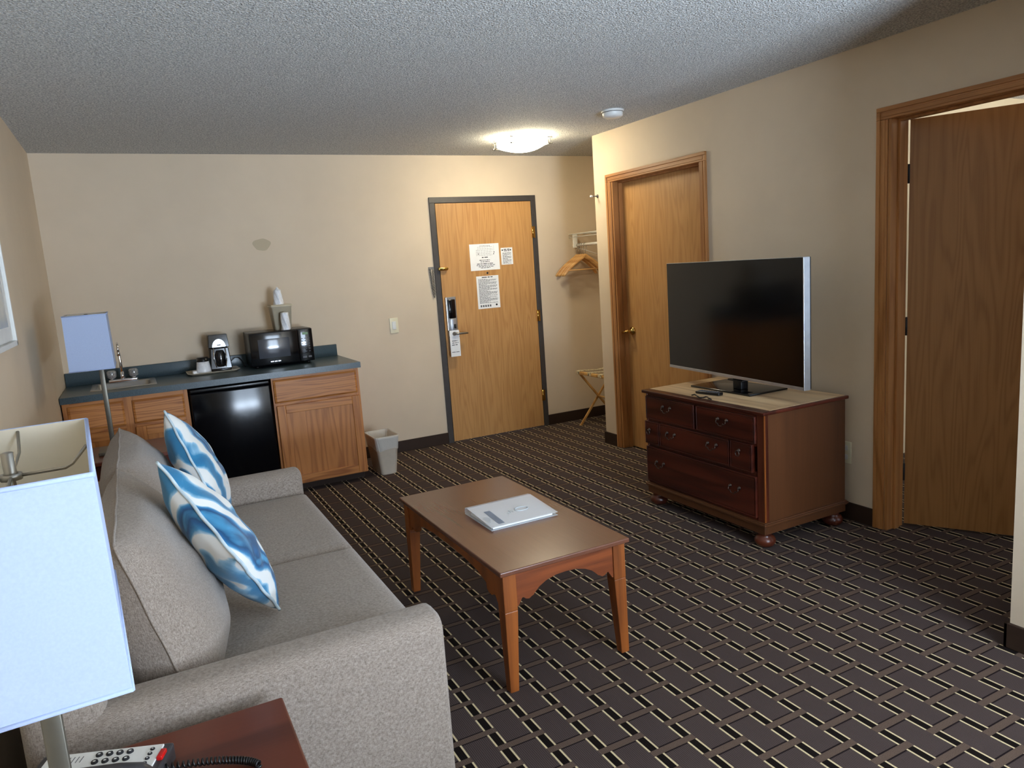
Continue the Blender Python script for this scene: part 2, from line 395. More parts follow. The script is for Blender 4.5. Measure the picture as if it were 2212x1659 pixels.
# oak casings and jambs of the two partition doors
def casing(n, y0, y1):
    t = thing('trim_%d' % n, '', '', (R_, (y0+y1)/2, 0)); del t['label'], t['category']; structure(t)
    cw = .057; x0 = R_-.016
    g = .0006
    def prof(m, ya, yb, inner):      # vertical strip with a stepped moulding, thick bead on the outer side
        m.box(x0+.006, R_, ya+g, yb-g, 0, DZ-g)
        if inner > 0: m.box(x0, R_-g, ya, ya+.02, 0, DZ); m.box(x0+.003, R_-g, ya+.027, yb-.012, 0, DZ)
        else: m.box(x0, R_-g, yb-.02, yb, 0, DZ); m.box(x0+.003, R_-g, ya+.012, yb-.027, 0, DZ)
    m = MB(); prof(m, y1, y1+cw, -1); build(m, 'upright_casing', M_trim, t, bev=.002)
    m = MB(); prof(m, y0-cw, y0, 1); build(m, 'upright_casing', M_trim, t, bev=.002)
    m = MB().box(x0+.006, R_, y0-cw+g, y1+cw-g, DZ+g, DZ+cw-g).box(x0, R_-g, y0-cw, y1+cw, DZ+cw-.02, DZ+cw).box(x0+.003, R_-g, y0-cw+.024, y1+cw-.024, DZ+.012, DZ+cw-.027).box(x0, R_-g, y0-cw, y0-cw+.02, DZ, DZ+cw-.02-g).box(x0, R_-g, y1+cw-.02, y1+cw, DZ, DZ+cw-.02-g)
    build(m, 'head_casing', M_trimh, t, bev=.002)
    m = MB().box(R_-.002, R_+T+.002, y1-.016, y1, 0, DZ).box(R_-.002, R_+T+.002, y0, y0+.016, 0, DZ).box(R_-.002, R_+T+.002, y0, y1, DZ-.001, DZ+.016)
    build(m, 'jamb', M_trim, t, bev=.0015)
    return t
t1 = casing(1, *D1); t2 = casing(2, *D2)
def stops(t, y0, y1, x0, x1):
    m = MB().box(x0, x1, y1-.028, y1-.015, 0, DZ-.01).box(x0, x1, y0+.015, y0+.028, 0, DZ-.01).box(x0, x1, y0+.015, y1-.015, DZ-.012, DZ)
    build(m, 'door_stop', M_trim, t, bev=.001)
stops(t1, *D1, R_+.045, R_+.08); stops(t2, *D2, R_+.045, R_+.08)

# door_1: entry door with dark metal frame
d = thing('door_1', '', '', (.455, 0, 0)); del d['label'], d['category']; structure(d)
m = MB().box(-fr, 0, -.014, T-.01, 0, 2.032).box(.9103, .9103+fr, -.014, T-.01, 0, 2.032).box(-fr, .9103+fr, -.014, T-.01, 2.032, 2.032+fr)
m.box(-.012, .012, .034, .06, 0, 2.032).box(.898, .922, .034, .06, 0, 2.032).box(0, .9103, .034, .06, 2.02, 2.04)
build(m, 'door_frame', M_dkmetal, d, bev=.002)
leaf1 = build(MB().box(.004, .906, -.012, .032, .008, 2.028), 'door_leaf', M_oak, d, bev=.0015)
for z in (1.76, 1.02, .29):
    hm = MB().box(.9, .932, -.018, -.008, z-.05, z+.05); hm.tube([(.907, -.02, z-.05), (.907, -.02, z+.05)], .007, 10)
    build(hm, 'hinge', M_brass, d)
hm = MB(); pts = []
hm.box(.022, .117, -.028, -.012, .80, 1.256)
lk = build(hm, 'lock_plate', M_steel, d, bev=.006, seg=3)
build(MB().rbox(.036, .100, -.05, -.026, 1.075, 1.235, .008), 'card_reader', M_blackg, lk)
build(MB().rbox(.045, .104, -.044, -.026, .96, 1.072, .005), 'lock_housing', M_silver, lk)
build(MB().tube([(.082, -.052, .99), (.082, -.052, 1.025)], .008, 12), 'thumb_turn', M_inkdk, lk)
hm = MB().tube([(.06, -.02, .945), (.06, -.072, .945)], .011, 12); hm.tube([(.052, -.075, .945), (.1, -.078, .945), (.16, -.076, .943), (.185, -.07, .94)], [.011, .01, .009, .007], 12)
build(hm, 'lever_handle', M_nickel, lk)
hm = MB().rbox(-.02, .066, -.04, -.014, 1.478, 1.506, .008); hm.tube([(-.012, -.045, 1.492), (.062, -.045, 1.492)], .006, 10)
build(hm, 'swing_latch', M_brass, d)
hm = MB().lathe([(.009, -.014), (.009, -.011), (.006, -.011)], (.438, 0, 1.432), 16, ax=1)
build(hm, 'peephole', M_inkdk, d)
# door chain hanging on the wall beside the entry door frame
cm = MB(); cx = -.078
def chain(m, pts, r=.0065, rt=.0022):
    P = [Vector(p) for p in pts]; s_ = []
    for a, b_ in zip(P[:-1], P[1:]):
        n = max(1, int((b_-a).length/.011))
        s_ += [a+(b_-a)*i/n for i in range(n)]
    for i in range(len(s_)-1):
        c = (s_[i]+s_[i+1])/2; t = (s_[i+1]-s_[i]).normalized()
        o1 = Vector((1, 0, 0)) if i % 2 else Vector((0, 1, 0)); o1 = (o1-t*o1.dot(t)).normalized()
        m.tube([c+t*cos(a_)*.0085+o1*sin(a_)*r for a_ in [2*pi*k/8 for k in range(8)]], rt, 5, closed=True)
chain(cm, [(cx-.012, -.008, 1.51), (cx-.004, -.009, 1.40), (cx+.004, -.009, 1.29), (cx+.012, -.011, 1.262), (cx+.018, -.013, 1.30), (cx+.014, -.014, 1.42), (cx+.016, -.014, 1.50)])
chain(cm, [(cx-.010, -.012, 1.50), (cx+.002, -.013, 1.34), (cx+.010, -.014, 1.31)])
cm.box(cx-.02, cx+.03, -.006, 0, 1.495, 1.515)
t = build(cm, 'door_chain', M_nickel, None, loc=(cx, -.001, 1.26)); tag(t, 'small metal safety chain hanging on the wall left of the dark door frame', 'chain')

# door_2: closed bathroom door in the partition
d = thing('door_2', '', '', (R_+.1, -1.64, 0)); del d['label'], d['category']; structure(d)
build(MB().box(R_+.08, R_+.118, D1[0]+.018, D1[1]-.018, .008, DZ-.006), 'door_leaf', M_oak, d, bev=.0015)
hm = MB().lathe([(.03, R_+.08), (.031, R_+.072), (.024, R_+.066), (.012, R_+.062), (.010, R_+.034), (.013, R_+.024), (.006, R_+.02)], (0, -1.236, .925), 20, ax=0)
hm.tube([(R_+.03, -1.24, .925), (R_+.025, -1.21, .922), (R_+.028, -1.17, .915), (R_+.034, -1.15, .912)], [.010, .010, .008, .009], 12)
build(hm, 'lever_handle', M_brass, d)
# door_3: bedroom door standing open
hx, hy = R_+T+.008, -3.452; a = math.atan2(-.869, .494)
d = thing('door_3', '', '', (hx, hy, 0), a, local=True); del d['label'], d['category']; structure(d)
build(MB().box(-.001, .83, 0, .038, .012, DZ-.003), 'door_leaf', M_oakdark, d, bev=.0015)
for z in (1.79, 1.045, .29):
    hm = MB().tube([(-.006, .004, z-.045), (-.006, .004, z+.045)], .008, 10).box(-.010, .0035, .004, .034, z-.045, z+.045)
    build(hm, 'hinge', M_inkdk, d)
hm = MB().lathe([(.03, .0), (.03, -.008), (.012, -.012), (.011, -.04)], (.77, 0, .93), 18, ax=1)
hm.tube([(.77, -.042, .93), (.70, -.045, .93), (.66, -.04, .93)], [.011, .009, .007], 10)
build(hm, 'lever_handle', M_brass, d)

# ------------------------------------------------------------------ printed notices
def words(m, x0, x1, z, h, y, mi=0, fill=.75, center=False, rnd=random):
    ws = []; x = 0; W = (x1-x0)*fill
    while x < W:
        w_ = rnd.uniform(1.5, 5)*h; w_ = min(w_, W-x)
        if w_ > h*.5: ws.append((x, x+w_))
        x += w_+h*.7
    off = x0+((x1-x0)-W)/2 if center else x0
    for a_, b_ in ws: m.box(off+a_, off+b_, y-.0004, y, z-h*.35, z+h*.35, mi)
def notice(name, x0, x1, z0, z1, label, draw, y=-.0122):
    t = thing(name, label, 'notice', ((x0+x1)/2, y, z0))
    build(MB().box(x0, x1, y-.0012, y, z0, z1), 'sheet', M_paper, t)
    m = MB(); draw(m, y-.0013); build(m, 'print', [M_ink, M_inkdk, M_red], t)
def dr1(m, y):
    words(m, .38, .48, 1.664, .005, y, 0, 1)
    for z, a_, b_ in ((1.655, .36, .50), (1.640, .36, .505), (1.627, .345, .505), (1.612, .345, .50), (1.598, .345, .49), (1.585, .345, .50)):
        m.box(a_, b_, y-.0004, y, z-.0007, z+.0007, 0)
        for k in range(6): m.box(a_+(b_-a_)*k/6, a_+(b_-a_)*k/6+.001, y-.0004, y, z-.006, z+.004, 0)
    m.box(.355, .356, y-.0004, y, 1.59, 1.635, 0); m.box(.513, .514, y-.0004, y, 1.59, 1.665, 0)
    for cx_, cz in ((.366, 1.597), (.515, 1.607), (.51, 1.592)): m.box(cx_-.004, cx_+.004, y-.0004, y, cz-.004, cz+.004, 1)
    words(m, .395, .46, 1.566, .010, y, 1, 1, True)
    for z, a_, b_ in ((1.543, .37, .47), (1.529, .38, .465), (1.513, .345, .505), (1.500, .34, .515), (1.488, .36, .50), (1.478, .38, .47)): words(m, a_, b_, z, .0075, y, 1 if z > 1.51 else 0, 1, True)
notice('evacuation_notice', .284, .563, 1.457, 1.681, 'large white floor plan notice, upper left sheet on the entry door', dr1)
def dr2(m, y):
    words(m, .61, .665, 1.623, .010, y, 1, 1, True); words(m, .61, .665, 1.611, .008, y, 1, 1, True)
    for x in (.596, .676): m.box(x-.006, x+.006, y-.0004, y, 1.612, 1.624, 1)
    z = 1.594
    for k in range(13):
        words(m, .596, .682, z, .0052, y, 0, .97 if k % 4 != 3 else .55); z -= .0075
notice('rules_card', .581, .695, 1.493, 1.638, 'small white card with two dark emblems beside the larger top notice', dr2)
def dr3(m, y):
    words(m, .38, .49, 1.397, .010, y, 1, 1, True); z = 1.382
    for k in range(30):
        words(m, .345, .522, z, .0052, y, 0, [1, .98, .96, .6][k % 4] if k % 7 else .45); z -= .0071
    for k in range(5): m.box(.35+k*.022, .35+k*.022+.014, y-.0004, y, 1.142, 1.160, 0)
    m.lathe([(.009, y-.0004), (.009, y)], (.505, 0, 1.155), 14, 1, ax=1)
notice('guest_information_sheet', .327, .54, 1.128, 1.408, 'tall printed sheet below the peephole of the entry door', dr3)
# do not disturb hanger on the lever
t = thing('door_hanger', 'white card with a few printed lines hung on the entry door lever', 'door hanger', (.07, -.06, .755))
m = MB(); y = -.0625
hole = [(.0625+.017*cos(a_), .945+.017*sin(a_)) for a_ in [2*pi*k/20 for k in range(20)]]
ox0, ox1, oz0, oz1 = .018, .108, .752, .975
def ring(m, y0, y1):
    n = 20; out = []
    for k in range(n):
        a_ = 2*pi*k/n; c_, s_ = cos(a_), sin(a_)
        sx = (ox1-.0625)/abs(c_) if c_ > 1e-6 else ((.0625-ox0)/abs(c_) if c_ < -1e-6 else 9)
        sz = .03/abs(s_) if abs(s_) > 1e-6 else 9
        r_ = min(sx, sz); out.append((.0625+r_*c_, .945+r_*s_))
    vs = [(p[0], yy, p[1]) for yy in (y0, y1) for p in out]+[(p[0], yy, p[1]) for yy in (y0, y1) for p in hole]
    fs = []
    for k in range(n):
        l = (k+1) % n
        fs += [(k, l, 2*n+l, 2*n+k), (n+k, 3*n+k, 3*n+l, n+l), (k, n+k, n+l, l), (2*n+k, 2*n+l, 3*n+l, 3*n+k)]
    m.add(vs, fs)
ring(m, y-.0012, y); m.box(ox0, ox1, y-.0012, y, oz0, .9152)
build(m, 'card', M_paper, t)
m = MB()
for z, a_, b_, h_ in ((.885, .035, .09, .009), (.868, .035, .092, .009), (.851, .033, .094, .010), (.790, .028, .1, .007)): words(m, a_, b_, z, h_, y-.0013, 0, 1, True)
build(m, 'print', M_ink, t)

# ------------------------------------------------------------------ small wall things
t = thing('light_switch', 'ivory rocker switch plate on the back wall left of the entry door', 'light switch', (-.44, 0, 1.06))
build(MB().rbox(-.476, -.404, -.007, 0, 1.0, 1.125, .003), 'plate', M_ivory, t)
build(MB().rbox(-.456, -.424, -.011, -.005, 1.03, 1.096, .002), 'rocker', M_white, t)
t = thing('wall_outlet', 'pale outlet plate low on the partition wall behind the dresser', 'outlet', (R_, -3.195, .37))
build(MB().rbox(R_-.007, R_, -3.235, -3.16, .31, .43, .003), 'plate', M_ivory, t)
m = MB()
for z in (.345, .395): m.rbox(R_-.009, R_-.005, -3.215, -3.18, z-.014, z+.014, .003)
build(m, 'socket', M_white, t)
t = thing('door_bumper', 'small metal bumper with white rubber tip high on the partition end', 'door bumper', (R_, -.965, 1.963))
m = MB().lathe([(.014, R_), (.013, R_-.005), (.005, R_-.009), (.004, R_-.05)], (0, -.965, 1.963), 14, ax=0)
build(m, 'stem', M_nickel, t)
build(MB().lathe([(.006, R_-.048), (.0085, R_-.052), (.0085, R_-.066), (.005, R_-.069)], (0, -.965, 1.963), 14, ax=0), 'rubber_tip', M_white, t)
t = build(MB().grid(lambda u, v: (-1.404+(.064*u)*cos(2*pi*v)*(1+.12*sin(3*2*pi*v)), -.0009, 1.763+(.042*u)*sin(2*pi*v)*(1+.1*cos(5*pi*v)**2)), 1, 40), 'wall_patch', wall_mat('patched_paint', (188, 172, 144)), None, loc=(-1.404, -.0009, 1.763))
tag(t, 'darker repaired patch of paint on the wall above the microwave', 'wall patch')
# smoke detector
t = thing('smoke_detector', 'round white smoke detector on the ceiling above the closed door', 'smoke detector', (.56, -1.78, H))
c = (.56, -1.78, 0)
build(MB().lathe([(.072, H), (.072, H-.010), (.068, H-.013)], c, 32), 'mounting_ring', M_white, t)
m = MB().lathe([(.066, H-.012), (.066, H-.016), (.064, H-.036), (.05, H-.046), (.0, H-.048)], c, 32)
build(m, 'cover', M_white, t)
build(MB().lathe([(.0665, H-.0135), (.0665, H-.0165)], c, 32, cap=False), 'vent_slot', M_inkdk, t)
# ceiling light
t = thing('ceiling_light', 'lit square glass ceiling light with thin wire rails near the entry', 'ceiling light', (.40, -.84, H))
fx0, fx1, fy0, fy1 = .25, .56, -.985, -.69
def dish(u, v):
    x = fx0+.012+(fx1-fx0-.024)*u; y = fy0+.012+(fy1-fy0-.024)*v
    s_ = (1-(2*u-1)**4)*(1-(2*v-1)**4); b_ = (1-(2*u-1)**2)**.5*(1-(2*v-1)**2)**.5 if 0 < u < 1 and 0 < v < 1 else 0
    return (x, y, H-.062-.045*b_)
m = MB().grid(dish, 16, 16)
x0, x1, y0, y1 = fx0+.012, fx1-.012, fy0+.012, fy1-.012
m.add([(x0, y0, H-.062), (x1, y0, H-.062), (x1, y1, H-.062), (x0, y1, H-.062), (x0, y0, H-.012), (x1, y0, H-.012), (x1, y1, H-.012), (x0, y1, H-.012)], [(0,1,5,4),(1,2,6,5),(2,3,7,6),(3,0,4,7)], 0)
build(m, 'glass_diffuser', M_glow, t)
build(MB().box(x0+.01, x1-.01, y0+.01, y1-.01, H-.012, H), 'backplate', M_white, t)
m = MB()
for z in (H-.022, H-.066):
    for yy in (fy0, fy1): m.tube([(fx0-.012, yy, z), (fx1+.012, yy, z)], .0028, 8)
    for xx in (fx0, fx1): m.tube([(xx, fy0-.012, z), (xx, fy1+.012, z)], .0028, 8)
    for xx in (fx0-.014, fx1+.014):
        for yy in (fy0, fy1): m.lathe([(.0, -.006), (.006, -.004), (.006, .004), (0, .006)], (xx, yy, z), 10, ax=0)
for xx in (fx0, fx1):
    for yy in (fy0, fy1): m.tube([(xx, yy, H-.074), (xx, yy, H)], .0025, 8)
build(m, 'wire_rails', M_nickel, t)
# framed picture on the left wall
t = thing('framed_picture', 'white framed picture at the left edge on the left wall', 'picture', (L, -2.75, 1.30))
m = MB().box(L, L+.012, -3.3, -2.195, 1.30, 2.0).box(L, L+.03, -3.3, -3.26, 1.30, 2.0).box(L, L+.03, -2.215, -2.195, 1.30, 2.0).box(L, L+.03, -3.3, -2.195, 1.30, 1.32).box(L, L+.03, -3.3, -2.195, 1.98, 2.0)
build(m, 'frame', M_white, t, bev=.002)
m = MB().box(L+.01, L+.018, -3.26, -2.222, 1.325, 1.975); build(m, 'mat_board', M_white, t)
def art():
    m = Mat('abstract_print'); n = m.noise(m.coord(), 4, 3); m.set(m.ramp(n, [(.3, lin((120, 140, 160))), (.7, lin((206, 208, 206)))]), .2); return m.m
build(MB().box(L+.018, L+.019, -3.2, -2.30, 1.38, 1.92), 'print', art(), t)

# ------------------------------------------------------------------ kitchenette
FY = -.615
def frame_panel(m, x0, x1, z0, z1, y, fw=.055):
    m.box(x0, x0+fw, y-.019, y, z0, z1); m.box(x1-fw, x1, y-.019, y, z0, z1)
def oak_door(x0, x1, z0, z1, parent):
    fw = .058
    m = MB().box(x0+fw-.006, x1-fw+.006, FY-.010, FY, z0+fw-.006, z1-fw+.006)
    d_ = build(m, 'cabinet_door', M_cab, parent)
    build(MB().box(x0, x0+fw, FY-.019, FY, z0, z1).box(x1-fw, x1, FY-.019, FY, z0, z1), 'stile', M_cab, d_, bev=.003)
    build(MB().box(x0+fw, x1-fw, FY-.019, FY, z0, z0+fw).box(x0+fw, x1-fw, FY-.019, FY, z1-fw, z1), 'rail', M_cabh, d_, bev=.003)
def oak_drawer(x0, x1, z0, z1, parent):
    m = MB().hexa([(x0, FY, z0), (x1, FY, z0), (x1, FY, z1), (x0, FY, z1)], [(x0+.0, FY-.012, z0), (x1, FY-.012, z0), (x1, FY-.012, z1), (x0, FY-.012, z1)])
    m.hexa([(x0, FY-.012, z0), (x1, FY-.012, z0), (x1, FY-.012, z1), (x0, FY-.012, z1)], [(x0+.012, FY-.019, z0+.012), (x1-.012, FY-.019, z0+.012), (x1-.012, FY-.019, z1-.012), (x0+.012, FY-.019, z1-.012)])
    build(m, 'drawer_front', M_cabh, parent)
t = thing('base_cabinet', 'oak base cabinet with drawer over door, right of the black fridge', 'cabinet', (-1.24, -.32, 0))
def carcass(x0, x1, rails, stiles, parent):
    m = MB().box(x0, x0+.018, FY+.019, -.01, .06, .832).box(x1-.018, x1, FY+.019, -.01, .06, .832).box(x0+.018, x1-.018, FY+.019, -.01, .06, .078).box(x0+.018, x1-.018, -.03, -.01, .078, .832)
    m.box(x0+.018, x1-.018, FY+.02, -.03, .815, .832)
    build(m, 'carcass', M_cab, parent)
    m = MB()
    for a_, b_ in stiles: m.box(a_, b_, FY, FY+.02, .06, .832)
    build(m, 'face_stile', M_cab, parent)
    m = MB(); X0 = stiles[0][1]; X1 = stiles[-1][0]
    for a_, b_ in rails: m.box(X0, X1, FY+.0005, FY+.0195, a_, b_)
    build(m, 'face_rail', M_cabh, parent)
    build(MB().box(x0+.01, x1-.01, FY+.075, FY+.09, 0, .06).box(x1-.02, x1-.005, FY+.09, -.02, 0, .06), 'toe_kick', M_base, parent)
carcass(-1.552, -.942, [(.06, .09), (.63, .672), (.80, .832)], [(-1.552, -1.51), (-.985, -.942)], t)
oak_drawer(-1.541, -.963, .656, .817, t); oak_door(-1.536, -.953, .069, .636, t)
t = thing('base_cabinet', 'oak base cabinet under the sink with two false drawers above doors', 'cabinet', (-2.43, -.32, 0))
carcass(-2.79, -2.082, [(.06, .09), (.62, .672), (.80, .832)], [(-2.79, -2.75), (-2.462, -2.40), (-2.125, -2.082)], t)
oak_drawer(-2.762, -2.457, .656, .812, t); oak_drawer(-2.408, -2.107, .656, .806, t)
oak_door(-2.762, -2.457, .069, .634, t); oak_door(-2.408, -2.107, .069, .634, t)
# worktop with sink cut-out
SX0, SX1, SY0, SY1 = -2.615, -2.27, -.475, -.15
t = thing('countertop', 'dark green laminate countertop with raised backsplash along the back wall', 'countertop', (-1.86, -.32, .835))
CF = -.645; cx0, cx1 = -2.794, -.927
m = MB().box(cx0, SX0, CF, -.002, .835, .875).box(SX1, cx1, CF, -.002, .835, .875).box(SX0, SX1, CF, SY0, .835, .875).box(SX0, SX1, SY1, -.002, .835, .875)
build(m, 'worktop', M_lam, t)
build(MB().rbox(cx0, cx1-.006, -.024, -.001, .874, .965, .003, 2), 'backsplash', M_lam, t)
# sink
t = thing('sink', 'small stainless bar sink set in the countertop left of the coffee tray', 'sink', (-2.44, -.31, .875))
m = MB(); o_ = .022
def rr(x0, x1, y0, y1, z, r=.03, n=5):
    out = []
    for cx_, cy_, a0 in ((x1-r, y1-r, 0), (x0+r, y1-r, 90), (x0+r, y0+r, 180), (x1-r, y0+r, 270)):
        for k in range(n+1):
            a_ = radians(a0+90*k/n); out.append((cx_+r*cos(a_), cy_+r*sin(a_), z))
    return out
loops = [rr(SX0-o_, SX1+o_, SY0-o_, SY1+o_+.03, .8755), rr(SX0-o_+.003, SX1+o_-.003, SY0-o_+.003, SY1+o_+.027, .880), rr(SX0+.012, SX1-.012, SY0+.012, SY1-.012, .880), rr(SX0+.016, SX1-.016, SY0+.016, SY1-.016, .874), rr(SX0+.03, SX1-.03, SY0+.03, SY1-.03, .76), rr(SX0+.05, SX1-.05, SY0+.05, SY1-.05, .75)]
n = len(loops[0]); vs = [p for l in loops for p in l]; fs = [(i*n+k, i*n+(k+1) % n, (i+1)*n+(k+1) % n, (i+1)*n+k) for i in range(5) for k in range(n)]+[tuple(5*n+k for k in range(n))]
m.add(vs, fs, 0, True); build(m, 'basin', M_steel, t)
build(MB().lathe([(.03, .752), (.026, .7545), (.0, .752)], (-2.44, -.31, 0), 20), 'drain', M_chrome, t)
t = thing('faucet', 'chrome gooseneck faucet with two clear knobs behind the bar sink', 'faucet', (-2.445, -.135, .88))
FYC = -.135
build(MB().rbox(-2.535, -2.355, FYC-.026, FYC+.026, .8805, .902, .008), 'base_plate', M_chrome, t)
pts = [(-2.447, FYC, .90), (-2.448, FYC, 1.02), (-2.45, FYC, 1.10)]+[(-2.45, FYC-.032+.032*cos(a_), 1.112+.034*sin(a_)) for a_ in [pi*k/8 for k in range(9)]]+[(-2.45, FYC-.064, 1.085)]
m = MB().tube(pts, [.010]*2+[.0075]*10+[.009], 12); m.lathe([(.018, .90), (.014, .925), (.010, .95)], (-2.447, FYC, 0), 16)
m.lathe([(.0105, 1.062), (.0105, 1.088), (.008, 1.092)], (-2.45, FYC-.064, 0), 14)
build(m, 'spout', M_chrome, t)
for x in (-2.512, -2.378):
    k_ = build(MB().lathe([(.012, .90), (.010, .915)], (x, FYC, 0), 12), 'handle_stem', M_chrome, t)
    build(MB().lathe([(.018, .908), (.030, .918), (.031, .952), (.021, .962), (0, .963)], (x, FYC, 0), 8), 'clear_knob', M_acrylic, k_)
# mini fridge
t = thing('mini_fridge', 'black mini fridge between the two oak base cabinets', 'fridge', (-1.817, -.32, 0))
build(MB().rbox(-2.07, -1.565, -.56, -.05, .012, .815, .006), 'body', M_black, t)
m = MB().rbox(-2.072, -1.562, -.628, -.565, .05, .795, .012, 4); dd = build(m, 'door', M_fridge, t)
build(MB().rbox(-2.068, -1.566, -.62, -.565, .798, .822, .006), 'top_trim', M_black, t)
m = MB()
for x in (-2.03, -1.60):
    for y in (-.52, -.1): m.lathe([(.018, 0), (.018, .013)], (x, y, 0), 10)
build(m, 'foot', M_black, t)
# microwave
t = thing('microwave', 'black microwave oven on the right end of the countertop', 'microwave', (-1.405, -.2, .875))
mx0, mx1, my0, my1, mz0, mz1 = -1.622, -1.178, -.335, -.045, .890, 1.133
build(MB().rbox(mx0, mx1, my0+.03, my1, mz0, mz1, .006), 'housing', M_black, t)
dd = build(MB().rbox(mx0, mx1-.105, my0, my0+.031, mz0+.004, mz1-.002, .008), 'door', M_blackg, t)
def mesh_glass():
    m = Mat('microwave_window'); m.set(lin((70, 74, 82)), .12, 0, .6); return m.m
build(MB().rbox(mx0+.055, mx1-.17, my0-.0015, my0+.003, mz0+.055, mz1-.05, .001), 'window', mesh_glass(), dd)
m = MB(); words(m, mx0+.13, mx0+.20, mz0+.028, .009, my0-.0008, 0, 1)
build(m, 'maker_name', M_silver, dd)
cp = build(MB().rbox(mx1-.104, mx1, my0+.002, my0+.031, mz0+.004, mz1-.002, .005), 'control_panel', M_blackg, t)
build(MB().box(mx1-.072, mx1-.032, my0+.0005, my0+.003, mz1-.045, mz1-.028), 'display', M_green, cp)
m = MB()
for r_ in range(6):
    for c_ in range(3): m.box(mx1-.085+c_*.024, mx1-.085+c_*.024+.013, my0+.0008, my0+.003, mz1-.075-r_*.019, mz1-.070-r_*.019)
m.rbox(mx1-.085, mx1-.055, my0-.001, my0+.003, mz0+.028, mz0+.042, .002).rbox(mx1-.045, mx1-.02, my0-.001, my0+.003, mz0+.028, mz0+.042, .002)
build(m, 'keypad', M_ink, cp)
m = MB()
for x in (mx0+.04, mx1-.04):
    for y in (my0+.05, my1-.03): m.lathe([(.013, .8752), (.013, mz0+.001)], (x, y, 0), 10)
build(m, 'foot', M_black, t)
# ice bucket with wrapped cups
def sq_bucket(m, cx_, cy_, z0, z1, a0, a1, r=.012, th=.004):
    lo = [rr(cx_-a0, cx_+a0, cy_-a0, cy_+a0, z0, r, 3), rr(cx_-a1, cx_+a1, cy_-a1, cy_+a1, z1-.012, r, 3), rr(cx_-a1-.006, cx_+a1+.006, cy_-a1-.006, cy_+a1+.006, z1-.010, r, 3), rr(cx_-a1-.006, cx_+a1+.006, cy_-a1-.006, cy_+a1+.006, z1, r, 3),
          rr(cx_-a1+th, cx_+a1-th, cy_-a1+th, cy_+a1-th, z1, r, 3), rr(cx_-a0+th, cx_+a0-th, cy_-a0+th, cy_+a0-th, z0+th, r, 3)]
    n = len(lo[0]); vs = [p for l in lo for p in l]
    m.add(vs, [(i*n+k, i*n+(k+1) % n, (i+1)*n+(k+1) % n, (i+1)*n+k) for i in range(5) for k in range(n)]+[tuple(5*n+k for k in range(n)), tuple(range(n))[::-1]], 0, True)
t = thing('ice_bucket', 'square tan ice bucket standing on top of the microwave', 'ice bucket', (-1.358, -.20, mz1))
m = MB(); sq_bucket(m, -1.358, -.175, mz1, mz1+.178, .058, .072); build(m, 'bucket', M_tan, t)
build(MB().box(-1.432, -1.284, -.249, -.101, mz1+.1785, mz1+.184), 'lid', M_tan, t, bev=.003)
def wrapped_cup(name, cx_, cy_, z, label, h=.10, r0=.036, r1=.026, tail=.03):
    t = thing(name, label, 'cup', (cx_, cy_, z)); rnd = random.Random(name+label)
    def P(u, v):
        a_ = 2*pi*u; k = sin(5*a_+v*9)*.0022+sin(11*a_+v*23)*.0014
        if v < .8: q = v/.8; r_ = r0+(r1-r0)*q+k; zz = z+h*q
        else: q = (v-.8)/.2; r_ = r1*(1-q*.88)+k*(1-q)*1.5; zz = z+h+tail*q*q
        return (cx_+r_*cos(a_), cy_+r_*sin(a_), zz)
    m = MB().grid(P, 36, 22); build(m, 'wrapping', M_wrap, t)
    build(MB().lathe([(r0-.004, z+.001), (r0-.004, z+.004), (r1-.004, z+h-.004), (0, z+h-.003)], (cx_, cy_, 0), 20), 'cup_body', M_white, t)
wrapped_cup('wrapped_cup', -1.365, -.185, mz1+.184, 'plastic-wrapped white cups upside down on the ice bucket lid', .105, .036, .024, .022)
wrapped_cup('wrapped_cup', -1.352, -.292, mz1+.0008, 'plastic-wrapped cup standing in front of the tan ice bucket', .125, .031, .027, .004)
# tray, coffee maker, cup, packets
t = thing('serving_tray', 'light oval-edged tray under the coffee maker on the countertop', 'tray', (-1.87, -.17, .875)); 
lo = [rr(-2.02, -1.725, -.285, -.07, .8752, .03), rr(-2.045, -1.70, -.305, -.05, .889, .04), rr(-2.048, -1.697, -.308, -.047, .892, .04), rr(-2.038, -1.707, -.298, -.057, .890, .04), rr(-2.018, -1.727, -.283, -.072, .8785, .03)]
n = len(lo[0]); m = MB().add([p for l in lo for p in l], [(i*n+k, i*n+(k+1) % n, (i+1)*n+(k+1) % n, (i+1)*n+k) for i in range(4) for k in range(n)]+[tuple(4*n+k for k in range(n)), tuple(range(n))[::-1]], 0, True)
build(m, 'tray_body', plain('tray_plastic', (214, 200, 176), .35), t)
t = thing('coffee_maker', 'black single-cup coffee maker with silver dome front on the tray', 'coffee maker', (-1.81, -.14, .879))
cz = .8795
m = MB().rbox(-1.882, -1.748, -.205, -.075, cz, cz+.018, .006).rbox(-1.877, -1.753, -.13, -.075, cz+.01, cz+.26, .006)
m.hexa([(-1.885, -.205, cz+.17), (-1.745, -.205, cz+.17), (-1.747, -.08, cz+.17), (-1.883, -.08, cz+.17)], [(-1.878, -.195, cz+.262), (-1.752, -.195, cz+.262), (-1.752, -.075, cz+.262), (-1.878, -.075, cz+.262)])
build(m, 'housing', M_blackg, t, bev=.003)
pts = [(-1.815+.047*cos(a_), cz+.172+.06*sin(a_)) for a_ in [pi*k/16 for k in range(17)]]
m = MB().prism(pts, 1, -.212, -.198); sd = build(m, 'silver_dome', M_silver, t, bev=.002)
m = MB(); words(m, -1.828, -1.802, cz+.188, .009, -.2125, 0, 1); build(m, 'emblem', M_inkdk, sd)
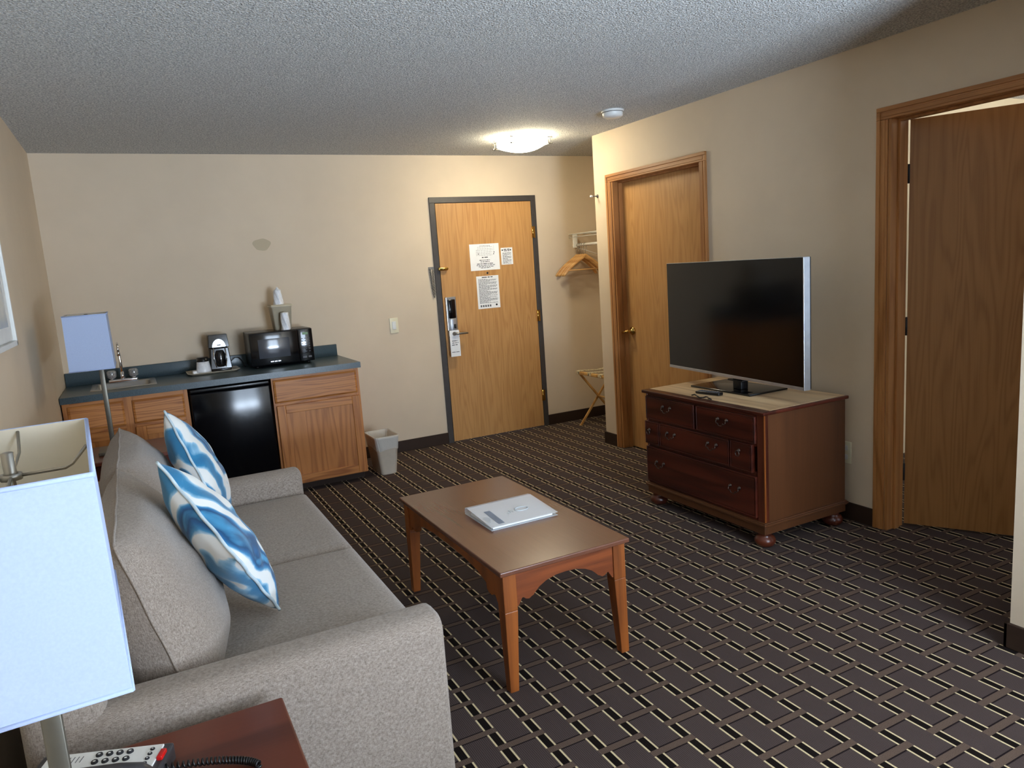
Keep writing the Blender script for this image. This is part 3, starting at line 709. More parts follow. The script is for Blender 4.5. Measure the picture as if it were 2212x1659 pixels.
m = MB().hexa([(-1.888, -.205, cz+.014), (-1.740, -.205, cz+.014), (-1.752, -.09, cz+.014), (-1.876, -.09, cz+.014)], [(-1.874, -.198, cz+.166), (-1.752, -.198, cz+.166), (-1.756, -.09, cz+.166), (-1.872, -.09, cz+.166)]); m.lathe([(.040, cz+.03), (.046, cz+.05), (.046, cz+.12), (.036, cz+.15)], (-1.814, -.172, 0), 24)
build(m, 'carafe_bay', M_blackg, t, bev=.006, seg=3)
build(MB().tube([(-1.846, -.21, cz+.03), (-1.858, -.215, cz+.09), (-1.854, -.208, cz+.168)], .0035, 8).tube([(-1.784, -.21, cz+.03), (-1.772, -.215, cz+.09), (-1.776, -.208, cz+.168)], .0035, 8), 'chrome_rail', M_chrome, t)
m = MB().tube([(-1.752, -.08, .905), (-1.73, -.06, .93), (-1.70, -.05, .952), (-1.672, -.05, .948), (-1.652, -.055, .92), (-1.645, -.07, .888), (-1.64, -.1, .8795)], .0032, 8)
build(m, 'power_cord', M_black, t)
t = thing('paper_cup', 'wrapped white cup with black lid on the tray beside the coffee maker', 'cup', (-1.94, -.215, .879))
cc = (-1.935, -.215, 0)
build(MB().lathe([(.040, cz), (.048, cz+.002), (.050, cz+.018), (.040, cz+.088)], cc, 28), 'cup_body', M_wrap, t)
build(MB().lathe([(.041, cz+.084), (.042, cz+.092), (.038, cz+.098), (.037, cz+.114), (0, cz+.112)], cc, 28), 'lid', M_black, t)
t = build(MB().rbox(-2.012, -1.985, -.275, -.19, cz, cz+.028, .006).rbox(-1.99, -1.975, -.27, -.2, cz, cz+.016, .005), 'condiment_packet', M_wrap, None, loc=(-1.995, -.23, cz)); tag(t, 'crinkled silver packets at the left end of the tray', 'packet')
# waste basket
t = thing('wastebasket', 'beige plastic wastebasket with clear liner right of the oak cabinet', 'wastebasket', (-.775, -.47, 0))
def can_loop(k, z): # k 0 bottom .. 1 top
    x0 = -.835+(-.868+.835)*k; x1 = -.715+(-.682+.715)*k; y0 = -.60-.012*k; y1 = -.345+.02*k
    return rr(x0, x1, y0, y1, z, .028, 4)
lo = [can_loop(0, 0.0), can_loop(.02, .006), can_loop(.97, .275), can_loop(1.04, .276), can_loop(1.05, .288)]
inn = [[((p[0]+.775)*.955-.775, (p[1]+.47)*.97-.47, p[2]) for p in can_loop(1.04, .288)], [((p[0]+.775)*.94-.775, (p[1]+.47)*.96-.47, p[2]) for p in can_loop(.05, .01)]]
lo += inn; n = len(lo[0]); q = len(lo)-1
m = MB().add([p for l in lo for p in l], [(i*n+k, i*n+(k+1) % n, (i+1)*n+(k+1) % n, (i+1)*n+k) for i in range(q) for k in range(n)]+[tuple(q*n+k for k in range(n)), tuple(range(n))[::-1]], 0, True)
build(m, 'bin_body', M_can, t)
def bag(u, v):
    l = [((p[0]+.775)*s_-.775, (p[1]+.47)*s_-.47, z_) for p, s_, z_ in [(None, 1, 0)]] if False else None
    i = u*n; i0 = int(i) % n; i1 = (i0+1) % n; f__ = i-int(i)
    rows = [(1.04, .19, 1.05), (1.02, .24, 1.035), (1.05, .291, 1.03), (1.04, .292, .93), (.8, .22, .90), (.3, .08, .88)]
    r_ = v*(len(rows)-1); j = min(int(r_), len(rows)-2); g = r_-j
    kk = rows[j][0]*(1-g)+rows[j+1][0]*g; zz = rows[j][1]*(1-g)+rows[j+1][1]*g; ss = rows[j][2]*(1-g)+rows[j+1][2]*g
    lp = can_loop(zz/.288, zz); p = Vector(lp[i0])*(1-f__)+Vector(lp[i1])*f__
    ss += .012*sin(u*2*pi*13+v*5)*(.5+.5*sin(u*31))
    if v < .05: zz += .008*sin(u*2*pi*7)
    return ((p.x+.775)*ss-.775, (p.y+.47)*ss-.47, zz)
m = MB().grid(bag, 96, 15); build(m, 'bin_liner', M_bag, t)

# ------------------------------------------------------------------ closet alcove
t = thing('wire_shelf', 'white wire closet shelf with hanging rod in the alcove', 'shelf', (1.48, -.45, 1.60))
m = MB()
for x in (1.29, 1.36, 1.45, 1.54, 1.62): m.tube([(x, -.003, 1.722), (x, -.90, 1.722)], .0032, 8)
y = -.01
for k in range(34): m.tube([(1.29, -.01-k*.0265, 1.725), (1.655, -.01-k*.0265, 1.725)], .0016, 6)
m.tube([(1.29, -.003, 1.695), (1.29, -.90, 1.695)], .0028, 8)
build(m, 'wire_deck', M_wire, t)
m = MB().rbox(1.30, 1.345, -.06, -.045, 1.60, 1.722, .003); m.tube([(1.322, -.05, 1.61), (1.655, -.05, 1.50)], .005, 8)
build(m, 'bracket', M_wire, t)
ry = 1.335; rz_ = 1.622
build(MB().tube([(ry, -.003, rz_), (ry, -.90, rz_)], .0125, 14), 'rod', M_wire, t)
hy0 = -.105
def make_hanger(y):
    t = thing('clothes_hanger', 'wooden clothes hanger', 'hanger', (ry, y, 1.47))
    m = MB(); pts = []; rad = []
    for k in range(-14, 15):
        q = k/14; a_ = abs(q); z = 1.532-.012-.145*a_**1.25-.02*a_**6
        if a_ < .12: z += .012*(1-a_/.12)
        pts.append((ry+.215*q, y+.028*q*q, z)); rad.append(.0135-.002*a_ if a_ < .95 else .009)
    m.tube(pts, rad, 10, sy=.3); build(m, 'shoulders', M_hangw, t)
    m = MB(); m.tube([(ry-.165, y+.012, 1.402), (ry+.165, y+.012, 1.402)], .0045, 8); build(m, 'trouser_bar', M_hangw, t)
    m = MB(); hp = [(ry, y, 1.525), (ry, y, 1.572)]+[(ry+.019*cos(a_), y, 1.6185+.019*sin(a_)) for a_ in [radians(-60+ k*26) for k in range(10)]]
    hp = [(ry, y, 1.525), (ry, y, 1.575), (ry+.012, y, 1.590)]+[(ry+.0165*cos(a_), y, 1.620+.0165*sin(a_)) for a_ in [radians(-45+k*25) for k in range(10)]]
    m.tube(hp, .0022, 8); build(m, 'hook', M_nickel, t)
    return t
HL = ['wooden hanger at the wall end of the alcove rod, farthest back', 'second wooden hanger out from the alcove back wall', 'middle one of the five wooden hangers on the white rod', 'wooden hanger just behind the front one on the closet rod', 'front wooden hanger on the closet rod with its bar in view']
h0 = make_hanger(-.05); h0['label'] = HL[0]; h0['group'] = 'wooden hangers in the alcove'
for k, y in enumerate((-.085, -.118, -.152, -.195)):
    copy_tree(h0, (ry, y, 1.47), [0, .03, -.05, 0, -.1][k+1], HL[k+1])
# luggage rack
t = thing('luggage_rack', 'folding pale wooden luggage rack standing in the alcove', 'luggage rack', (1.37, -.45, 0))
rx0, rx1, rya, ryb = 1.165, 1.565, -.225, -.66
for y in (rya, ryb):
    for (xa, xb, dy) in ((rx0, rx1, .0), (rx1, rx0, -.020)):
        z1 = .485; dx = (xb-xa); ln = sqrt(dx*dx+z1*z1); nx = z1/ln*.016; nz = dx/ln*.016
        m = MB(); yy = y+dy+(0 if y == rya else .02)
        m.add([(xa-abs(nx), yy, 0), (xa+abs(nx), yy, 0), (xa+abs(nx), yy-.014, 0), (xa-abs(nx), yy-.014, 0), (xb-abs(nx), yy, z1), (xb+abs(nx), yy, z1), (xb+abs(nx), yy-.014, z1), (xb-abs(nx), yy-.014, z1)],
              [(3,2,1,0),(4,5,6,7),(0,1,5,4),(1,2,6,5),(2,3,7,6),(3,0,4,7)])
        build(m, 'leg', M_pine, t, bev=.002)
for x in (rx0, rx1): build(MB().rbox(x-.016, x+.016, ryb-.03, rya+.012, .475, .502, .006), 'top_rail', M_pine, t)
m = MB().tube([(1.365, ryb, .245), (1.365, rya-.01, .245)], .010, 10); build(m, 'crossbar', M_pine, t)
def strap_mat():
    m = Mat('patterned_webbing'); vo = m.noise(m.coord(scale=(90, 90, 20)), 1, 2, .6)
    m.set(m.ramp(vo, [(.42, lin((112, 96, 70))), (.5, lin((222, 210, 176)))]), .8); return m.m
MS = strap_mat()
for y in (-.255, -.44, -.60):
    pr = [(rx0-.019, .480), (rx0-.018, .503), (rx0+.01, .506), ((rx0+rx1)/2, .492), (rx1-.01, .506), (rx1+.018, .503), (rx1+.019, .480)]
    m = MB(); vs = [(px, yy, pz+o) for o in (0, .0025) for yy in (y-.027, y+.027) for px, pz in pr]; n = len(pr)
    fs = []
    for k in range(n-1): fs += [(k, k+1, n+k+1, n+k), (2*n+k, 3*n+k, 3*n+k+1, 2*n+k+1), (k, 2*n+k, 2*n+k+1, k+1), (n+k, n+k+1, 3*n+k+1, 3*n+k)]
    m.add(vs, fs); build(m, 'strap', MS, t)

# ------------------------------------------------------------------ dresser
t = thing('dresser', 'dark cherry dresser with bun feet under the television', 'dresser', (.6, -2.8, 0))
X0, X1, Y0, Y1 = .303, .884, -3.262, -2.342
build(MB().box(X0+.012, X1, Y0, Y0+.02, .135, .682), 'side_panel', M_cherryside, t, bev=.002)
build(MB().box(X0+.012, X1, Y1-.02, Y1, .135, .682), 'side_panel', M_cherryside, t, bev=.002)
build(MB().box(X0+.02, X1-.004, Y0+.02, Y1-.02, .135, .15).box(X1-.012, X1-.002, Y0+.02, Y1-.02, .15, .682).box(X0+.035, X0+.045, Y0+.02, Y1-.02, .15, .682), 'carcass', M_cherryz, t)
m = MB().box(X0+.002, X0+.03, Y0-.001, Y0+.046, .135, .684).box(X0+.002, X0+.03, Y1-.012, Y1+.001, .135, .684)
build(m, 'corner_post', M_cherryz, t, bev=.002)
build(MB().box(X0+.001, X0+.010, Y0-.0018, Y0+.003, .138, .683), 'worn_edge', M_coffee, t)
m = MB().box(X0+.006, X0+.03, Y0+.046, Y1-.012, .667, .684).box(X0+.006, X0+.03, Y0+.046, Y1-.012, .516, .536).box(X0+.006, X0+.03, Y0+.046, Y1-.012, .365, .384).box(X0+.006, X0+.03, Y0+.046, Y1-.012, .135, .15)
build(m, 'front_rail', M_cherry, t)
m = MB().box(X0-.018, X1+.004, Y0-.020, Y1+.018, .684, .702); tp = build(m, 'top', M_cherry, t, bev=.005, seg=3)
build(MB().box(X0+.036, X1-.008, Y0-.004, Y1+.004, .7015, .7032), 'top_inlay', M_topwood, tp)
m = MB().box(X0-.01, X1+.004, Y0-.01, Y1+.01, .112, .137).box(X0-.016, X1+.01, Y0-.016, Y1+.016, .118, .131)
m.box(X0-.004, X0+.012, Y0-.004, Y1+.004, .074, .112).box(X0+.012, X1, Y0-.004, Y0+.012, .074, .112).box(X0+.012, X1, Y1-.012, Y1+.004, .074, .112)
build(m, 'plinth', M_cherryside, t, bev=.003)
for x in (X0+.04, X1-.05):
    for y in (Y0+.04, Y1-.04):
        build(MB().lathe([(.02, 0), (.042, .006), (.052, .022), (.053, .035), (.045, .052), (.03, .06), (.034, .064), (.034, .074)], (x, y, 0), 28), 'bun_foot', M_cherryz, t)
def bail(parent, y, z, w_=.064):
    m = MB()
    for s_ in (-1, 1):
        m.lathe([(.010, X0-.014), (.0095, X0-.017), (.005, X0-.018), (.0045, X0-.026), (0, X0-.027)], (0, y+s_*w_/2, z), 14, ax=0)
    pts = [(X0-.024, y+w_/2, z-.002), (X0-.028, y+w_/2+.003, z-.014), (X0-.03, y+w_/2-.006, z-.022), (X0-.030, y+w_/2-.014, z-.018), (X0-.031, y+w_/2-.018, z-.026), (X0-.031, y+.01, z-.031), (X0-.031, y, z-.032)]
    pts = pts+[(p[0], 2*y-p[1], p[2]) for p in pts[-2::-1]]
    m.tube(pts, .0024, 8); build(m, 'bail_pull', M_pewter, parent)
def drop(parent, y, z):
    m = MB().lathe([(.010, X0-.014), (.0095, X0-.017), (.005, X0-.018), (.0045, X0-.026), (0, X0-.027)], (0, y, z), 14, ax=0)
    m.tube([(X0-.026, y+.013*sin(a_)*(1.0 if a_ < pi else 1.0), z-.014+.014*cos(a_)) for a_ in [2*pi*k/14 for k in range(14)]], .0026, 8, closed=True)
    build(m, 'ring_pull', M_pewter, parent)
def drawer(y0, y1, z0, z1, pulls, kind='bail'):
    y0, y1 = min(y0, y1), max(y0, y1)
    m = MB().box(X0-.006, X0+.02, y0, y1, z0, z1)
    e = .006
    m.box(X0-.011, X0-.006, y0, y1, z1-e, z1).box(X0-.011, X0-.006, y0, y1, z0, z0+e).box(X0-.011, X0-.006, y0, y0+e, z0+e, z1-e).box(X0-.011, X0-.006, y1-e, y1, z0+e, z1-e)
    m.box(X0-.0105, X0-.006, y0+e+.004, y1-e-.004, z0+e+.004, z1-e-.004)
    d_ = build(m, 'drawer', M_cherry, t, bev=.0012)
    for (y, z) in pulls: (bail if kind == 'bail' else drop)(d_, y, z)
drawer(-2.352, -2.771, .533, .668, [(-2.548, .624)]); drawer(-2.789, -3.212, .533, .668, [(-2.995, .624)])
drawer(-2.338, -2.462, .381, .517, [(-2.385, .468)], 'ring'); drawer(-2.471, -3.032, .381, .520, [(-2.58, .476), (-2.915, .480)]); drawer(-3.041, -3.190, .381, .524, [(-3.108, .482)], 'ring')
drawer(-2.345, -3.214, .152, .364, [(-2.475, .284), (-3.075, .284)])

# ------------------------------------------------------------------ television and remotes
zt = .7035
tvc = Vector((.568, -2.765, 0)); ang = math.atan2(1.15, .12)  # panel runs along local x
t = thing('television', 'large flat black television with silver edge on the dresser', 'television', (.62, -2.74, zt))
m = MB().rbox(.528, .812, -2.95, -2.482, zt, zt+.011, .003); build(m, 'stand_base', M_blackg, t)
m = MB().rbox(.60, .655, -2.815, -2.75, zt+.01, zt+.12, .006).rbox(.585, .67, -2.84, -2.725, zt+.058, zt+.068, .004)
build(m, 'stand_neck', M_black, t)
Mx = Matrix.Translation((.572, -2.765, 0)) @ Matrix.Rotation(radians(-90-6.0), 4, 'Z')   # local +x -> toward camera side, local -y -> screen normal
hw = .578
def tvbox(b, x0, x1, y0, y1, z0, z1): i = len(b.v); b.box(x0, x1, y0, y1, z0, z1); b.xf(Mx, i)
Z0, Z1 = .790, 1.4275
m = MB(); tvbox(m, -hw, hw, -.004, .03, Z0, Z1); tvbox(m, -.3, .3, .03, .055, Z0+.02, Z0+.4); build(m, 'rear_housing', M_black, t, bev=.003)
m = MB(); tvbox(m, -hw, hw, -.016, .018, Z0-.004, Z0+.012); tvbox(m, -hw, -hw+.002, -.012, .018, Z0+.012, Z1); tvbox(m, hw-.005, hw+.001, -.016, .022, Z0-.004, Z1); tvbox(m, -hw, hw, -.012, .018, Z1-.002, Z1+.001)
build(m, 'bezel', M_silver, t, bev=.0015)
m = MB(); tvbox(m, -hw+.002, hw-.004, -.0145, -.006, Z0+.012, Z1-.002); build(m, 'screen', M_screen, t)
def remote(loc, rz, label, L_=.16, w_=.042):
    t = thing('remote_control', label, 'remote control', loc, rz, local=True)
    build(MB().rbox(-L_/2, L_/2, -w_/2, w_/2, 0, .016, .005), 'body', M_black, t)
    m = MB()
    for i in range(8):
        for j in range(3): m.rbox(-L_/2+.02+i*.016, -L_/2+.029+i*.016, -.014+j*.011, -.007+j*.011, .0155, .018, .001)
    build(m, 'buttons', M_ink, t)
remote((.44, -2.735, .7035), radians(-80), 'slim black remote control lying against the television base')
t = build(MB().tube([(.345+.014*sin(k*.9), -2.70-.013*k, .7075+.004*sin(k*1.7)) for k in range(14)], .0035, 8), 'cable', M_black, None, loc=(.345, -2.78, .7035)); tag(t, 'short dark coiled cable on the dresser edge before the remote', 'cable')

# ------------------------------------------------------------------ coffee table and binder
t = thing('coffee_table', 'cherry wood coffee table with scalloped apron in front of the sofa', 'coffee table', (-1.08, -3.16, 0))
cx0, cx1, cy0, cy1, ct = -1.352, -.812, -3.676, -2.622, .456
m = MB().box(cx0, cx1, cy0, cy1, ct-.018, ct); build(m, 'tabletop', M_coffeetop, t, bev=.004, seg=3)
lx = .014; lw = .052
for sx in (0, 1):
    for sy in (0, 1):
        xo = cx0+lx if sx == 0 else cx1-lx; yo = cy0+lx if sy == 0 else cy1-lx
        dx = 1 if sx == 0 else -1; dy = 1 if sy == 0 else -1
        def q(w_, z): 
            xs = sorted((xo, xo+dx*w_)); ys = sorted((yo, yo+dy*w_)); return [(xs[0], ys[0], z), (xs[1], ys[0], z), (xs[1], ys[1], z), (xs[0], ys[1], z)]
        m = MB().hexa(q(lw, .30), q(lw, ct-.018)); m.hexa(q(.034, 0), q(lw, .30)); build(m, 'leg', M_coffee, t, bev=.0025)
def apron(half, peak=.388):
    # half profile from centre out: (distance fraction, z)
    pr = [(0, peak), (.2, peak-.002), (.4, peak-.012), (.55, peak-.028), (.64, peak-.045), (.67, peak-.052), (.70, .334), (.76, .327), (.82, .330), (.86, .337), (.89, .338), (.93, .325), (.97, .312), (1.0, .310)]
    return pr
def apron_poly(c, half):
    pr = apron(half); left = [(c-f__*half, z) for f__, z in pr[::-1]]; right = [(c+f__*half, z) for f__, z in pr[1:]]
    return left+right+[(c+half, ct-.018), (c-half, ct-.018)]
xc = (cx0+cx1)/2; yc = (cy0+cy1)/2
def strip_prism(m, poly_lr, ax, a_, b_):   # quads between profile and the top edge, closed solid
    top = ct-.018
    for (p, q_) in zip(poly_lr[:-1], poly_lr[1:]):
        if ax == 1: m.hexa([(p[0], a_, p[1]), (q_[0], a_, q_[1]), (q_[0], b_, q_[1]), (p[0], b_, p[1])], [(p[0], a_, top), (q_[0], a_, top), (q_[0], b_, top), (p[0], b_, top)])
        else: m.hexa([(a_, p[0], p[1]), (a_, q_[0], q_[1]), (b_, q_[0], q_[1]), (b_, p[0], p[1])], [(a_, p[0], top), (a_, q_[0], top), (b_, q_[0], top), (b_, p[0], top)])
for yy in (cy0+lx+.006, cy1-lx-.024):
    m = MB(); strip_prism(m, apron_poly(xc, (cx1-cx0)/2-lx-lw)[:-2], 1, yy, yy+.018); build(m, 'apron', M_coffeeap, t)
def long_prof(half):
    pr = [(0, .392), (half*.35, .390), (half*.6, .380), (half*.78, .358), (half-.10, .336), (half-.09, .328), (half-.06, .325), (half-.045, .334), (half-.03, .337), (half-.012, .314), (half, .31)]
    return [(yc-d_, z) for d_, z in pr[::-1]]+[(yc+d_, z) for d_, z in pr[1:]]
for xx in (cx0+lx+.006, cx1-lx-.024):
    m = MB(); strip_prism(m, long_prof((cy1-cy0)/2-lx-lw), 0, xx, xx+.018); build(m, 'apron', M_coffee, t)
# binder
t = thing('ring_binder', 'clear covered ring binder of white pages lying on the coffee table', 'binder', (-1.05, -3.16, ct))
bx0, bx1, by0, by1 = -1.198, -.893, -3.295, -3.035
def slab(m, ya, yb, za, zb, th, x0=bx0, x1=bx1):
    m.hexa([(x0, ya, za), (x1, ya, za), (x1, yb, zb), (x0, yb, zb)], [(x0, ya, za+th), (x1, ya, za+th), (x1, yb, zb+th), (x0, yb, zb+th)])
m = MB(); slab(m, by0, by1, ct+.0004, ct+.0004, .0016); build(m, 'back_cover', M_film, t)
m = MB(); slab(m, by0+.012, by1-.035, ct+.0025, ct+.0025, .008, bx0+.012, bx1-.02); build(m, 'pages', M_paper, t)
m = MB(); slab(m, by0, by1-.028, ct+.0125, ct+.030, .0014); cv = build(m, 'front_cover', M_film, t)
def ZC(y): return ct+.0125+(y-by0)/(by1-.028-by0)*.0175-.0012
m = MB(); slab(m, by0+.008, by1-.04, ZC(by0+.008), ZC(by1-.04), .0009, bx0+.01, bx1-.012); sh = build(m, 'cover_sheet', M_paper, t)
m = MB(); 
def onc(m, x0, x1, y0, y1, mi): slab_z = .0028; m.hexa([(x0, y0, ZC(y0)+slab_z), (x1, y0, ZC(y0)+slab_z), (x1, y1, ZC(y1)+slab_z), (x0, y1, ZC(y1)+slab_z)], [(x0, y0, ZC(y0)+slab_z+.0004), (x1, y0, ZC(y0)+slab_z+.0004), (x1, y1, ZC(y1)+slab_z+.0004), (x0, y1, ZC(y1)+slab_z+.0004)], mi)
onc(m, -1.155, -1.128, -3.275, -3.135, 0)
for k in range(5): onc(m, -1.185+k*.005, -1.183+k*.005, -3.26+.01*k, -3.19, 1)
rg = [(-1.005+.030*cos(2*pi*k/20), -3.185+.019*sin(2*pi*k/20)) for k in range(20)]
m.tube([(x, y, ZC(y)+.003) for x, y in rg], .0022, 6, 1, closed=True)
for x_, l_ in ((-1.062, .03), (-1.052, .018), (-1.075, .012)): onc(m, x_, x_+.005, -3.20, -3.20+l_, 1)
build(m, 'cover_print', [plain('slate_print', (118, 132, 152), .6), plain('grey_print', (196, 204, 208), .6)], t)
m = MB(); sp = [(by1-.028, .0), (by1-.004, .002), (by1, .012), (by1-.004, .026), (by1-.028, .0305)]
for p, q_ in zip(sp[:-1], sp[1:]):
    m.hexa([(bx0, p[0], ct+p[1]+.0004), (bx1, p[0], ct+p[1]+.0004), (bx1, q_[0], ct+q_[1]+.0004), (bx0, q_[0], ct+q_[1]+.0004)], [(bx0, p[0]-.0005, ct+p[1]+.002), (bx1, p[0]-.0005, ct+p[1]+.002), (bx1, q_[0]-.0015, ct+q_[1]+.0015), (bx0, q_[0]-.0015, ct+q_[1]+.0015)])
build(m, 'spine', M_film, t)
for x in (-1.17, -1.06, -.945):
    build(MB().tube([(x, by1-.024+.011*cos(a_), ct+.016+.011*sin(a_)) for a_ in [2*pi*k/16 for k in range(16)]], .0016, 6, closed=True), 'ring', M_chrome, t)

# ------------------------------------------------------------------ sofa
t = thing('sofa', 'grey upholstered two cushion sofa along the left wall', 'sofa', (-2.18, -3.2, 0))
SXF, SXB = -1.735, -2.66; SYa, SYb = -4.145, -2.265; AT = .135; AZ = .612
def arm(m, y0, y1):
    yc_ = (y0+y1)/2; h_ = (y1-y0)/2; pr = [(y0, .05), (y1, .05)]
    r_ = .045
    pr += [(y1-r_+r_*cos(a_), AZ-r_+r_*sin(a_)) for a_ in [radians(90*k/5) for k in range(6)]]
    pr += [(y0+r_+r_*cos(a_), AZ-r_+r_*sin(a_)) for a_ in [radians(90+90*k/5) for k in range(6)]]
    m.prism(pr, 0, SXB+.05, SXF, sm=True)
for (a_, b_) in ((SYa, SYa+AT), (SYb-AT, SYb)):
    m = MB(); arm(m, a_, b_); o = build(m, 'arm', M_sofa, t, bev=.02, seg=3)
m = MB().rbox(SXB, SXB+.16, SYa+.01, SYb-.01, .06, .70, .04, 4); build(m, 'back_frame', M_sofa, t)
m = MB().rbox(SXB+.12, SXF+.0, SYa+AT-.01, SYb-AT+.01, .06, .335, .02, 3); build(m, 'seat_base', M_sofa, t)
def cushion(x0, x1, y0, y1, z0, z1, crown=.02, r=.05):
    m = MB(); N_ = 20
    def f__(side):
        def g(u, v):
            x = x0+(x1-x0)*u; y = y0+(y1-y0)*v
            e = min(min(u, 1-u)*(x1-x0), min(v, 1-v)*(y1-y0)); 
            k = min(1, e/r); d_ = 1-sqrt(max(0, 1-(1-k)**2)); d_ = d_
            cr = crown*(1-(2*u-1)**2)*(1-(2*v-1)**2)
            return (x, y, z1-r*.9*d_+cr) if side else (x, y, z0+.01*d_)
        return g
    us = [0, .008, .02, .04, .07, .12, .2, .3, .4, .5]; us = us+[1-q for q in us[-2::-1]]
    n = len(us)
    for side in (1, 0):
        fn = f__(side); vs = [fn(u, v) for v in us for u in us]
        m.add(vs, [(j*n+i, j*n+i+1, (j+1)*n+i+1, (j+1)*n+i) for j in range(n-1) for i in range(n-1)], 0, True)
    # skirt
    top = f__(1); bot = f__(0); loop = [(u, 0) for u in us]+[(1, v) for v in us[1:]]+[(u, 1) for u in us[-2::-1]]+[(0, v) for v in us[-2:0:-1]]
    k = len(loop); vs = [top(*p) for p in loop]+[bot(*p) for p in loop]
    m.add(vs, [(i, (i+1) % k, k+(i+1) % k, k+i) for i in range(k)], 0, True)
    return m
ym = -3.212
build(cushion(SXB+.16, SXF+.012, SYa+AT, ym-.003, .33, .508, .012, .04), 'seat_cushion', M_sofa, t)
build(cushion(SXB+.16, SXF+.012, ym+.003, SYb-AT, .33, .508, .012, .04), 'seat_cushion', M_sofa, t)
def padded(w_, h_, th, pinch=.03, pw=.5, n=28, wr=.004, seed=0, sag=0, taper=0):
    # local: x width, z height (0..h), y thickness, front at -y
    m = MB(); rnd = random.Random(seed); ph = [rnd.uniform(0, 6.28) for _ in range(8)]
    def P(u, v, s_):
        a_, b_ = 2*u-1, 2*v-1
        px = a_*(w_/2)*(1-pinch*(1-a_*a_)*0-pinch*(1-b_*b_)); pz = h_/2+b_*(h_/2)*(1-pinch*(1-a_*a_))
        e = max(0, (1-abs(a_)**2.6))*max(0, (1-abs(b_)**2.6)); tk = th/2*e**pw*(1-taper*(b_+1)/2)
        wv = wr*(sin(9*a_+ph[0])*sin(7*b_+ph[1])+.6*sin(17*a_*b_+ph[2])+.5*sin(15*b_+ph[3]))*e
        edge = (sin(11*a_+ph[4])*(abs(b_) > .6)+sin(9*b_+ph[5])*(abs(a_) > .6))*.22*wr*(1-e)
        return (px, s_*(tk+wv)+edge-sag*(1-b_)*.5*e, pz)
    for s_ in (1, -1):
        m.grid(lambda u, v: P(u, v, s_), n, n)
    loop = [(k/n, 0) for k in range(n)]+[(1, k/n) for k in range(n)]+[(1-k/n, 1) for k in range(n)]+[(0, 1-k/n) for k in range(n)]
    return m, [P(u, v, 0) for u, v in loop]
def place(m, M, path):
    m.xf(M); return [tuple(M @ Vector(p)) for p in path]
for (yc_, w_, sd_) in ((-3.61, .80, 3), (-2.80, .80, 5)):
    m, pth = padded(w_, .47, .36, .015, .42, 28, .005, sd_, taper=.42)
    Mt = Matrix.Translation((-2.325, yc_, .475)) @ Matrix.Rotation(radians(-15), 4, 'Y') @ Matrix.Rotation(radians(90), 4, 'Z')
    pth = place(m, Mt, pth); c_ = build(m, 'back_cushion', M_sofa, t)
    build(MB().tube(pth, .0035, 6, closed=True), 'seam', M_sofa, c_)
m = MB()
for x in (SXB+.08, SXF-.06):
    for y in (SYa+.06, SYb-.06): m.box(x-.025, x+.025, y-.025, y+.025, 0, .062)
build(m, 'foot', M_black, t)
# throw pillows
def diamond(Bc, N, Fc, mat, label, seed, th):
    Bc, N, Fc = Vector(Bc), Vector(N), Vector(Fc)
    zz = (N-Bc); sz = ((N-Bc).length+(Fc-N).length)/2; zz.normalize(); xx = (Fc-N); xx = (xx-zz*xx.dot(zz)).normalized(); yy = zz.cross(xx)
    m, pth = padded(sz, sz, th, .035, .5, 40, .005, seed)
    O = Bc+xx*sz/2; M = Matrix(((xx.x, yy.x, zz.x, O.x), (xx.y, yy.y, zz.y, O.y), (xx.z, yy.z, zz.z, O.z), (0, 0, 0, 1)))
    pth = place(m, M, pth); t = thing('throw_pillow', label, 'pillow', tuple(Bc))
    build(m, 'cover', mat, t); build(MB().tube(pth, .0045, 8, closed=True), 'piping', M_pipe, t)
M_pipe = plain('pillow_piping', (196, 214, 224), .6, var=.25, nscale=14)
diamond((-2.071, -3.669, .532), (-2.187, -3.926, .802), (-2.334, -3.634, 1.025), M_pillow1, 'blue and white watercolour pillow nearest the lamp, on the sofa', 11, .147)
diamond((-2.090, -2.663, .532), (-2.173, -2.974, .732), (-2.278, -2.756, 1.028), M_pillow2, 'blue and white watercolour pillow toward the fridge, farther one on the sofa', 23, .148)

# ------------------------------------------------------------------ end tables, lamps, phone
def end_table(label, x0, x1, y0, y1, z):
    t = thing('end_table', label, 'end table', ((x0+x1)/2, (y0+y1)/2, 0))
    build(MB().box(x0, x1, y0, y1, z-.022, z), 'tabletop', M_endtop, t, bev=.005, seg=3)
    for sx in (x0+.02, x1-.062):
        for sy in (y0+.02, y1-.062): build(MB().box(sx, sx+.042, sy, sy+.042, 0, z-.022), 'leg', M_cherryz, t, bev=.002)
    build(MB().box(x0+.03, x1-.03, y0+.03, y0+.045, z-.10, z-.022).box(x0+.03, x1-.03, y1-.045, y1-.03, z-.10, z-.022).box(x0+.03, x0+.045, y0+.03, y1-.03, z-.10, z-.022).box(x1-.045, x1-.03, y0+.03, y1-.03, z-.10, z-.022), 'apron', M_cherry, t)
    build(MB().box(x0+.03, x1-.03, y0+.03, y1-.03, .15, .168), 'lower_shelf', M_cherry, t)
    return t
end_table('reddish cherry end table beside the near sofa arm, holding the telephone', -2.72, -2.155, -4.80, -4.195, .56)
end_table('dark end table past the far end of the sofa, before the sink cabinet', -2.70, -2.17, -1.655, -1.215, .65)
